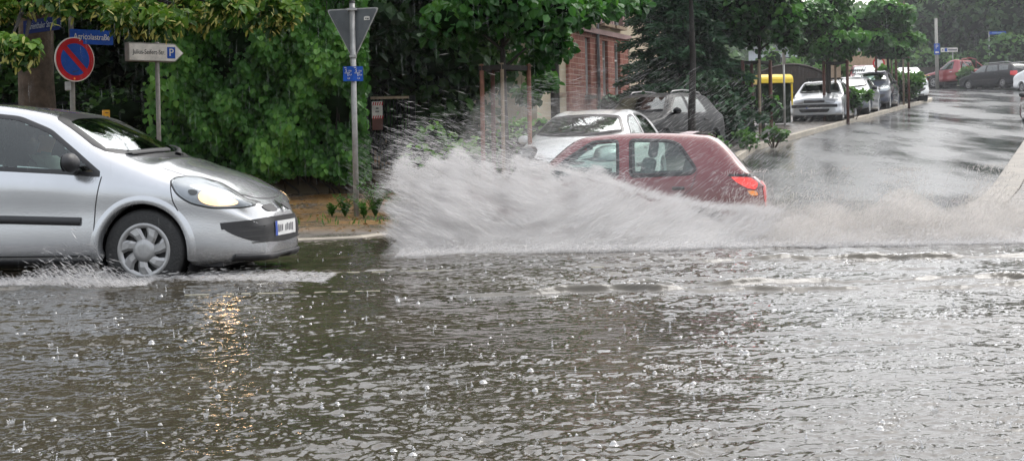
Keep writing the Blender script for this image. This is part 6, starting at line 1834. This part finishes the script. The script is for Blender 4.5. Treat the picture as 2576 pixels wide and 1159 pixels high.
def far_wood():
    g = np.random.default_rng(77); P = []; S = []
    for q in range(230):
        Y = g.uniform(112, 165); X = g.uniform(12, 92) if q % 3 else g.uniform(6, 40); zt = float(road_z(Y)) + g.uniform(.5, 8.2)
        if .44 < X / Y < .50 or X / Y < .3: zt = min(zt, float(road_z(Y)) + 5.5)
        r = g.uniform(1.5, 2.6); p, s = clump_points([(X, Y, zt)], [r], [120], .8); P.append(p); S.append(s)
    P = np.concatenate(P); S = np.concatenate(S)
    tag(leaves('far_wood', P, .62, M['farleaf'], None, shade=S * .9), 'hazy green mass of trees and gardens closing the far end of the street', 'wood', kind='stuff')
far_wood()

# ------------------------------------------------------------------ brick house
def brick_mat():
    m, nt, out = new_mat('red_sandstone_blocks')
    p = nd(nt, 'ShaderNodeBsdfPrincipled'); p.inputs['Roughness'].default_value = .9
    tc = nd(nt, 'ShaderNodeTexCoord'); mp = nd(nt, 'ShaderNodeMapping'); mp.inputs['Rotation'].default_value = (R(90), 0, 0)
    nt.links.new(tc.outputs['Object'], mp.inputs['Vector'])
    br = nd(nt, 'ShaderNodeTexBrick', i_Scale=1.0); br.inputs['Brick Width'].default_value = .42; br.inputs['Row Height'].default_value = .155; br.inputs['Mortar Size'].default_value = .010
    br.inputs['Color1'].default_value = (.21, .075, .052, 1); br.inputs['Color2'].default_value = (.30, .115, .082, 1); br.inputs['Mortar'].default_value = (.42, .27, .21, 1)
    sw = nd(nt, 'ShaderNodeSeparateXYZ'); nt.links.new(tc.outputs['Object'], sw.inputs[0])
    ad = nd(nt, 'ShaderNodeMath', operation='ADD'); nt.links.new(sw.outputs['X'], ad.inputs[0]); nt.links.new(sw.outputs['Y'], ad.inputs[1])
    cb = nd(nt, 'ShaderNodeCombineXYZ'); nt.links.new(ad.outputs[0], cb.inputs['X']); nt.links.new(sw.outputs['Z'], cb.inputs['Y'])
    nt.links.new(cb.outputs[0], br.inputs['Vector'])
    no = nd(nt, 'ShaderNodeTexNoise', i_Scale=2.5, i_Detail=5.0); nt.links.new(tc.outputs['Object'], no.inputs['Vector'])
    mr = nd(nt, 'ShaderNodeMapRange'); mr.inputs['To Min'].default_value = .6; mr.inputs['To Max'].default_value = 1.4; nt.links.new(no.outputs['Fac'], mr.inputs['Value'])
    vm = nd(nt, 'ShaderNodeVectorMath', operation='SCALE'); nt.links.new(br.outputs['Color'], vm.inputs[0]); nt.links.new(mr.outputs[0], vm.inputs['Scale'])
    nt.links.new(vm.outputs['Vector'], p.inputs['Base Color'])
    b = nd(nt, 'ShaderNodeBump', i_Strength=.5, i_Distance=.03); nt.links.new(br.outputs['Fac'], b.inputs['Height']); b.invert = True
    nt.links.new(b.outputs[0], p.inputs['Normal']); nt.links.new(p.outputs[0], out.inputs['Surface'])
    return m
M['brick'] = brick_mat()

def wall_cells(u0, u1, z0, z1, holes, th, y0=0.0):
    """a wall slab with rectangular openings, as butted blocks"""
    b = MB(); us = sorted({u0, u1, *[h[0] for h in holes], *[h[1] for h in holes]})
    for a, c in zip(us[:-1], us[1:]):
        hs = sorted([h for h in holes if h[0] < (a + c) / 2 < h[1]], key=lambda h: h[2]); z = z0
        for h in hs + [(0, 0, z1, z1)]:
            if h[2] - z > .001: b.box(((a + c) / 2, y0 + th / 2, (z + h[2]) / 2), (c - a, th, h[2] - z))
            z = h[3]
    return b

def house():
    ang = R(90 - 23.5)                               # the front runs along the side street
    A = V3(1.76, 38.0, 1.05)
    r = empty('town_house', A, ang, 'town house with red sandstone ground floor and cream upper storey behind the spray', 'house')
    # local x along the front (receding), local y into the house (left); street side faces -y
    r.scale = (1, 1, 1)
    zc, zu = 3.05, 7.6
    W = [(.72, 1.12), (2.10, 2.55), (3.12, 3.62)]
    holes = [(a, c, 1.35, 2.92) for a, c in W]
    wall_cells(-.55, 4.35, -.6, zc, holes, .42).build('brick_wall', M['brick'], r)
    uh = [(a - .1, c + .15, zc + .35, 5.0) for a, c in W]
    wall_cells(-2.6, 4.25, zc + .14, zu, uh, .40, .06).build('upper_wall', M['cream'], r)
    b = MB(); b.box((1.9, -.03 + .2, zc + .07), (5.06, .52, .135)); b.build('string_course', M['pinkstone'], r)
    wall_cells(-2.6, -.56, -.6, zc, [(-1.6, -1.0, 1.35, 2.9)], .40, .08).build('cream_wall', M['cream'], r)
    # set-back cream wing to the right
    wh = [(5.0, 5.5, 1.5, 2.9), (5.0, 5.5, 3.9, 5.3), (6.4, 6.9, 3.9, 5.3)]
    wall_cells(4.26, 9.5, -.6, zu, wh, .4, .35).build('side_wing', M['cream'], r)
    b = MB(); b.box((-2.6 + .2, 3.2, 3.5), (.4, 5.4, 8.2)); b.box((9.3, 3.6, 3.5), (.4, 5.4, 8.2)); b.box((3.5, 6.3, 3.5), (11.4, .4, 8.2)); b.build('rear_walls', M['cream'], r)
    for (a, c, z0, z1, dy) in [(a, c, z0, z1, .0) for a, c, z0, z1 in holes + uh] + [(-1.6, -1.0, 1.35, 2.9, .08)] + [(a, c, z0, z1, .35) for a, c, z0, z1 in wh]:
        w = c - a; h = z1 - z0; m = (a + c) / 2
        f = MB(); y = dy + .12
        for x in (a + .025, c - .025): f.box((x, y, z0 + h / 2), (.05, .06, h))
        for z in (z0 + .03, z0 + h * .68, z1 - .03): f.box((m, y, z), (w - .1, .06, .05))
        fr = f.build('window', M['winwhite'], r)
        g_ = MB(); g_.box((m, y + .03, z0 + h / 2), (w - .06, .01, h - .06)); g_.build('pane', M['pane'], fr)
        s = MB(); s.box((m, dy + .02, z0 - .05), (w + .16, .34, .09)); s.build('sill', M['stone'] if dy or z0 > 3 else M['wallstone'], fr)
        if z0 > 3:
            t = MB()
            t.box((a - .07, dy + .03, z0 + h / 2), (.14, .16, h + .1)); t.box((c + .07, dy + .03, z0 + h / 2), (.14, .16, h + .1)); t.box((m, dy + .03, z1 + .10), (w + .3, .17, .18))
            t.build('surround', M['pinkstone'], fr)
    b = MB()
    for (a, c) in W:
        for x in (a - .42, c + .42):
            b.box((x, .045, zc + .62), (.26, .05, .34))
            for k in (-.07, 0, .07): b.box((x + k, .012, zc + .62), (.025, .02, .22))
    b.build('relief_panels', M['stone'], r)
    b = MB(); b.tube([(1.62, -.05, -.5), (1.62, -.05, zu)], .045, 8); b.build('downpipe', M['greyroof'], r)
    b = MB(); b.box((3.4, .0, zu + .1), (12.4, .9, .22)); b.build('cornice', M['pinkstone'], r)
    b = MB(); b.prism([(-3.0, zu + .2), (9.9, zu + .2), (8.4, zu + 3.2), (-1.6, zu + 3.2)], 6.6); rf = b.build('roof', M['roof'], r)
house()

def background_buildings():
    # shed and garden house glimpsed above the arched gate
    Y = 74; c = at(1985, 160, Y)
    r = empty('garden_shed', (c.x, Y, float(road_z(Y)) + .1), R(12), 'pale blue white shed with flat grey roof above the arched gate', 'shed')
    b = wall_cells(-1.2, 1.0, 0, 2.6, [(-.5, .1, 1.3, 2.1)], .2); b.box((-1.1, 1.4, 1.3), (.2, 2.4, 2.6)); b.box((.9, 1.4, 1.3), (.2, 2.4, 2.6)); b.build('wall', M['shedwhite'], r)
    b = MB(); b.box((-.2, .06, 1.7), (.58, .05, .78)); b.build('window', M['pane'], r)
    b = MB(); b.box((-.1, 1.3, 2.68), (2.6, 3.2, .12), 0, R(3)); b.build('roof', M['greyroof'], r)
    Y = 78; c = at(2030, 150, Y)
    r = empty('garden_house', (c.x, Y, float(road_z(Y)) + .1), R(-8), 'small tan garden house with grey roof behind the first street trees', 'house')
    b = wall_cells(-1.4, 1.6, 0, 2.5, [(-.6, .5, 1.3, 2.1)], .2); b.box((1.5, 1.6, 1.25), (.2, 2.8, 2.5)); b.box((-1.3, 1.6, 1.25), (.2, 2.8, 2.5)); b.build('wall', M['stone'], r)
    b = MB(); b.box((-.05, .06, 1.7), (1.08, .05, .78)); b.build('window', M['pane'], r)
    b = MB(); b.prism([(-1.8, 2.5), (1.9, 2.5), (1.6, 3.0), (-1.5, 3.1)], 3.6); b.build('roof', M['greyroof'], r)
    Y = 84; c = at(2150, 170, Y)
    r = empty('garden_house', (c.x, Y, float(road_z(Y)) + .1), R(10), 'low orange-tan house with sloping roof seen between the stakes', 'house')
    b = wall_cells(-2, 2.2, 0, 2.3, [(-1.2, -.4, 1.0, 1.8)], .25); b.box((2.1, 1.8, 1.15), (.22, 3.2, 2.3)); b.box((-1.9, 1.8, 1.15), (.22, 3.2, 2.3)); b.build('wall', mat('tan_render', (.36, .25, .16), .9), r)
    b = MB(); b.box((-.8, .08, 1.4), (.78, .05, .78)); b.build('window', M['pane'], r)
    b = MB(); b.prism([(-2.4, 2.3), (2.6, 2.3), (1.2, 3.3), (-1.2, 3.3)], 3.8); b.build('roof', M['greyroof'], r)
    Y = 150; c = at(2332, 60, Y)
    r = empty('apartment_house', (c.x, Y, float(road_z(Y))), R(-12), 'hazy pale orange house with red roof far off left of the lamp post', 'house')
    b = wall_cells(-3, 3, 0, 8, [(-2, -1, 5, 6.6), (.5, 1.5, 5, 6.6)], .3); b.box((-2.85, 3, 4), (.3, 5.5, 8)); b.box((2.85, 3, 4), (.3, 5.5, 8)); b.build('wall', mat('pale_orange_render', (.46, .30, .20), .9), r)
    for x in (-1.5, 1.0): b = MB(); b.box((x, .15, 5.8), (.98, .05, 1.58)); b.build('window', M['pane'], r)
    b = MB(); b.prism([(-3.4, 8), (3.4, 8), (1.8, 10.2), (-1.8, 10.2)], 6.5); b.build('roof', M['roof'], r)
background_buildings()

def arched_gate():
    Y = 55; zb = float(pave_z(Y)); cx = wx(1990, Y, 200)
    r = empty('wooden_gate', (cx, Y, zb), R(8), 'dark brown wooden gate with arched top behind the yellow lidded bin', 'gate')
    top = at(1990, 165, Y).z - zb; w = 1.45
    for s in (0,):
        n = 22; b = MB()
        for k in range(n):
            x = -w + 2 * w * (k + .5) / n; h = top - .42 * (x / w)**2
            b.box((x, 0, h / 2), (2 * w / n - .008, .05, h))
        b.build('boards', M['dark_wood'], r)
        b = MB(); b.tube([(x, -.03, top - .42 * (x / w)**2 + .03) for x in np.linspace(-w, w, 17)], .05, 8); b.build('arch_rail', M['dark_wood'], r)
    for x, lab in ((w + .30, 'right'),):
        p = empty('gate_pillar', (cx + x * math.cos(R(8)), Y + x * math.sin(R(8)), zb), 0, 'square sandstone gate pillar with projecting cap right of the arched gate', 'pillar')
        b = MB(); b.box((0, 0, 1.0), (.42, .42, 2.1)); b.build('shaft', M['stone'], p, .02)
        b = MB(); b.box((0, 0, 2.13), (.62, .62, .14)); b.box((0, 0, 2.26), (.48, .48, .12)); b.build('cap', M['stone'], p, .02)
    r2 = empty('wooden_gate', (wx(1885, Y, 200), Y + .5, zb), R(8), 'lower dark wooden fence panel with arched top left of the arched gate', 'gate')
    b = MB(); w2 = 1.2
    for k in range(18):
        x = -w2 + 2 * w2 * (k + .5) / 18; h = top - .38 - .25 * (x / w2)**2; b.box((x, 0, h / 2), (2 * w2 / 18 - .008, .05, h))
    b.build('boards', M['dark_wood'], r2)
arched_gate()

def yellow_bin():
    Y = 44.5; c = at(1953, 200, Y); zb = float(pave_z(Y))
    r = empty('grit_bin', (c.x, Y, zb), R(6), 'dark container with curved yellow lid standing behind the stakes', 'container')
    w = 1.04; zt = at(1953, 186, Y).z - zb; zl = at(1953, 208, Y).z - zb
    b = MB(); b.box((-.02, .35, zl * .52), (w * .92, .62, zl * .92)); b.build('body', M['core'], r, .03)
    h = zt - zl; P = []
    for k in range(13): a = math.pi * k / 12; P.append((.35 - .44 * math.cos(a), zl + h * math.sin(a)**.7))
    b = MB(); M4 = Matrix.Translation((-w / 2, 0, 0)) @ Matrix(((0, 1, 0, 0), (1, 0, 0, 0), (0, 0, 1, 0), (0, 0, 0, 1)))
    b.prism(P + [(.79, zl - .02), (-.09, zl - .02)], w, M4); b.build('lid', M['yellow'], r, .01)
    b = MB(); b.box((w / 2 - .04, -.03, zl * .72), (.055, .05, zl * .5)); b.build('strap', M['yellow'], r, .01)
yellow_bin()

def small_poles():
    Y = 43.0; c = at(1972, 200, Y); z0 = float(pave_z(Y)); t = at(1972, 135, Y).z - z0
    r = empty('sign_post', (c.x, Y, z0), 0, 'slim grey post with edge-on sign in front of the yellow lidded bin', 'sign post')
    b = MB(); b.tube([(0, 0, -.2), (0, 0, t)], .032, 10); b.build('pole', M['galv'], r)
    b = MB(); b.box((0, -.06, t - .12), (.03, .42, .42)); b.build('plate', M['galvdull'], r)
    # lamp post with parking sign and direction sign
    Y = 88; c = at(2357, 180, Y); z0 = float(road_z(Y)) + .12; t = at(2357, 47, Y).z - z0
    r = empty('lamp_post', (c.x, Y, z0), 0, 'tall pale concrete post left of the red pickup', 'post')
    b = MB(); b.tube([(0, 0, -.3), (0, 0, t)], [.12, .09], 14); b.build('column', mat('pale_concrete', (.30, .29, .26), .8, na=.15), r)
    p = empty('parking_sign', at(2357, 124, Y - .25), 0, 'small blue parking sign on the pale concrete post', 'traffic sign')
    board(rrect(.36, .68, .03), .02, (0, 0, 0), 0, 'plate', M['signblue'], p)
    text('P', .34, M['signwhite'], p, face((-.01, -.004, .13), 0)); board(rrect(.22, .11, .03), .01, (0, -.006, -.2), 0, 'car_symbol', M['signwhite'], p)
    d = empty('direction_sign', at(2388, 126, Y - .2), 0, 'narrow white direction sign with blue symbol beside the pale concrete post', 'direction sign')
    board(rrect(1.08, .26, .03), .04, (0, 0, 0), R(6), 'board', M['signwhite'], d)
    board(rrect(.16, .2, .01), .01, (-.22, -.03, 0), R(6), 'blue_symbol', M['signblue'], d); board([(-.07, 0), (.03, .07), (.03, -.07)], .01, (-.42, -.05, 0), R(6), 'arrow', M['signblack'], d)
    board(rrect(.56, .10, .01), .01, (.20, -.015, 0), R(6), 'blurred_line', M['platemark'], d)
    b = MB(); b.tube([(.22, .06, -1.9), (.22, .06, .12)], .03, 8); b.build('post', M['galv'], d)
    Y = 93; q = empty('street_name_sign', (wx(2489, Y, 150), Y, float(road_z(Y)) + .12), 0, 'small blue street name sign on a thin pole above the black estate', 'street sign')
    zt = at(2489, 84, Y).z - q.location.z
    b = MB(); b.tube([(0, 0, -.2), (0, 0, zt + .1)], .04, 8); b.build('pole', M['galv'], q); b = MB(); b.box((.55, -.05, zt), (1.08, .03, .19)); b.build('plate', M['signblue'], q)
    b = MB(); b.box((.55, -.07, zt), (.75, .012, .06)); b.build('blurred_line', mat('pale_blue_line', (.18, .30, .55), .5), q)
    # no entry style round sign far off behind the stakes
    Y = 70; q = empty('traffic_sign', (wx(2210, Y, 170), Y, float(pave_z(Y))), 0, 'round white sign with red edge glimpsed behind the stakes by the white cars', 'traffic sign')
    zt = at(2210, 160, Y).z - q.location.z
    b = MB(); b.tube([(0, 0, -.2), (0, 0, zt + .3)], .035, 8); b.build('pole', M['galv'], q)
    board(circle(.3, 28), .02, (0, -.05, zt), 0, 'rim', M['signred'], q); board(circle(.22, 28), .01, (0, -.056, zt), 0, 'face', M['signwhite'], q)
    # dark picket fence beyond the bend
    Y = 93.5; xa, xb = wx(2312, Y, 200), wx(2352, Y, 200); f = empty('picket_fence', (xa, Y, float(road_z(Y)) + .1), 0, 'dark wooden picket fence left of the red pickup', 'fence')
    b = MB()
    for k in range(16): b.box((k * (xb - xa) / 15, 0, .62), (.06, .03, 1.24))
    b.build('pickets', M['dark_wood'], f); b = MB(); b.box(((xb - xa) / 2, .03, 1.0), (xb - xa, .03, .09)); b.box(((xb - xa) / 2, .03, .3), (xb - xa, .03, .09)); b.build('rails', M['dark_wood'], f)
    Y = 64; xa, xb = wx(2120, Y, 200), wx(2172, Y, 200); f = empty('iron_railing', (xa, Y, float(pave_z(Y)) + .05), 0, 'thin dark railing in front of the orange-tan house', 'fence')
    b = MB()
    for k in range(12): b.box((k * (xb - xa) / 11, 0, .7), (.03, .03, 1.4))
    b.build('bars', M['iron'], f); b = MB(); b.box(((xb - xa) / 2, 0, 1.42), (xb - xa + .05, .04, .05)); b.build('rail', M['iron'], f)
small_poles()
bpy.context.view_layer.update()
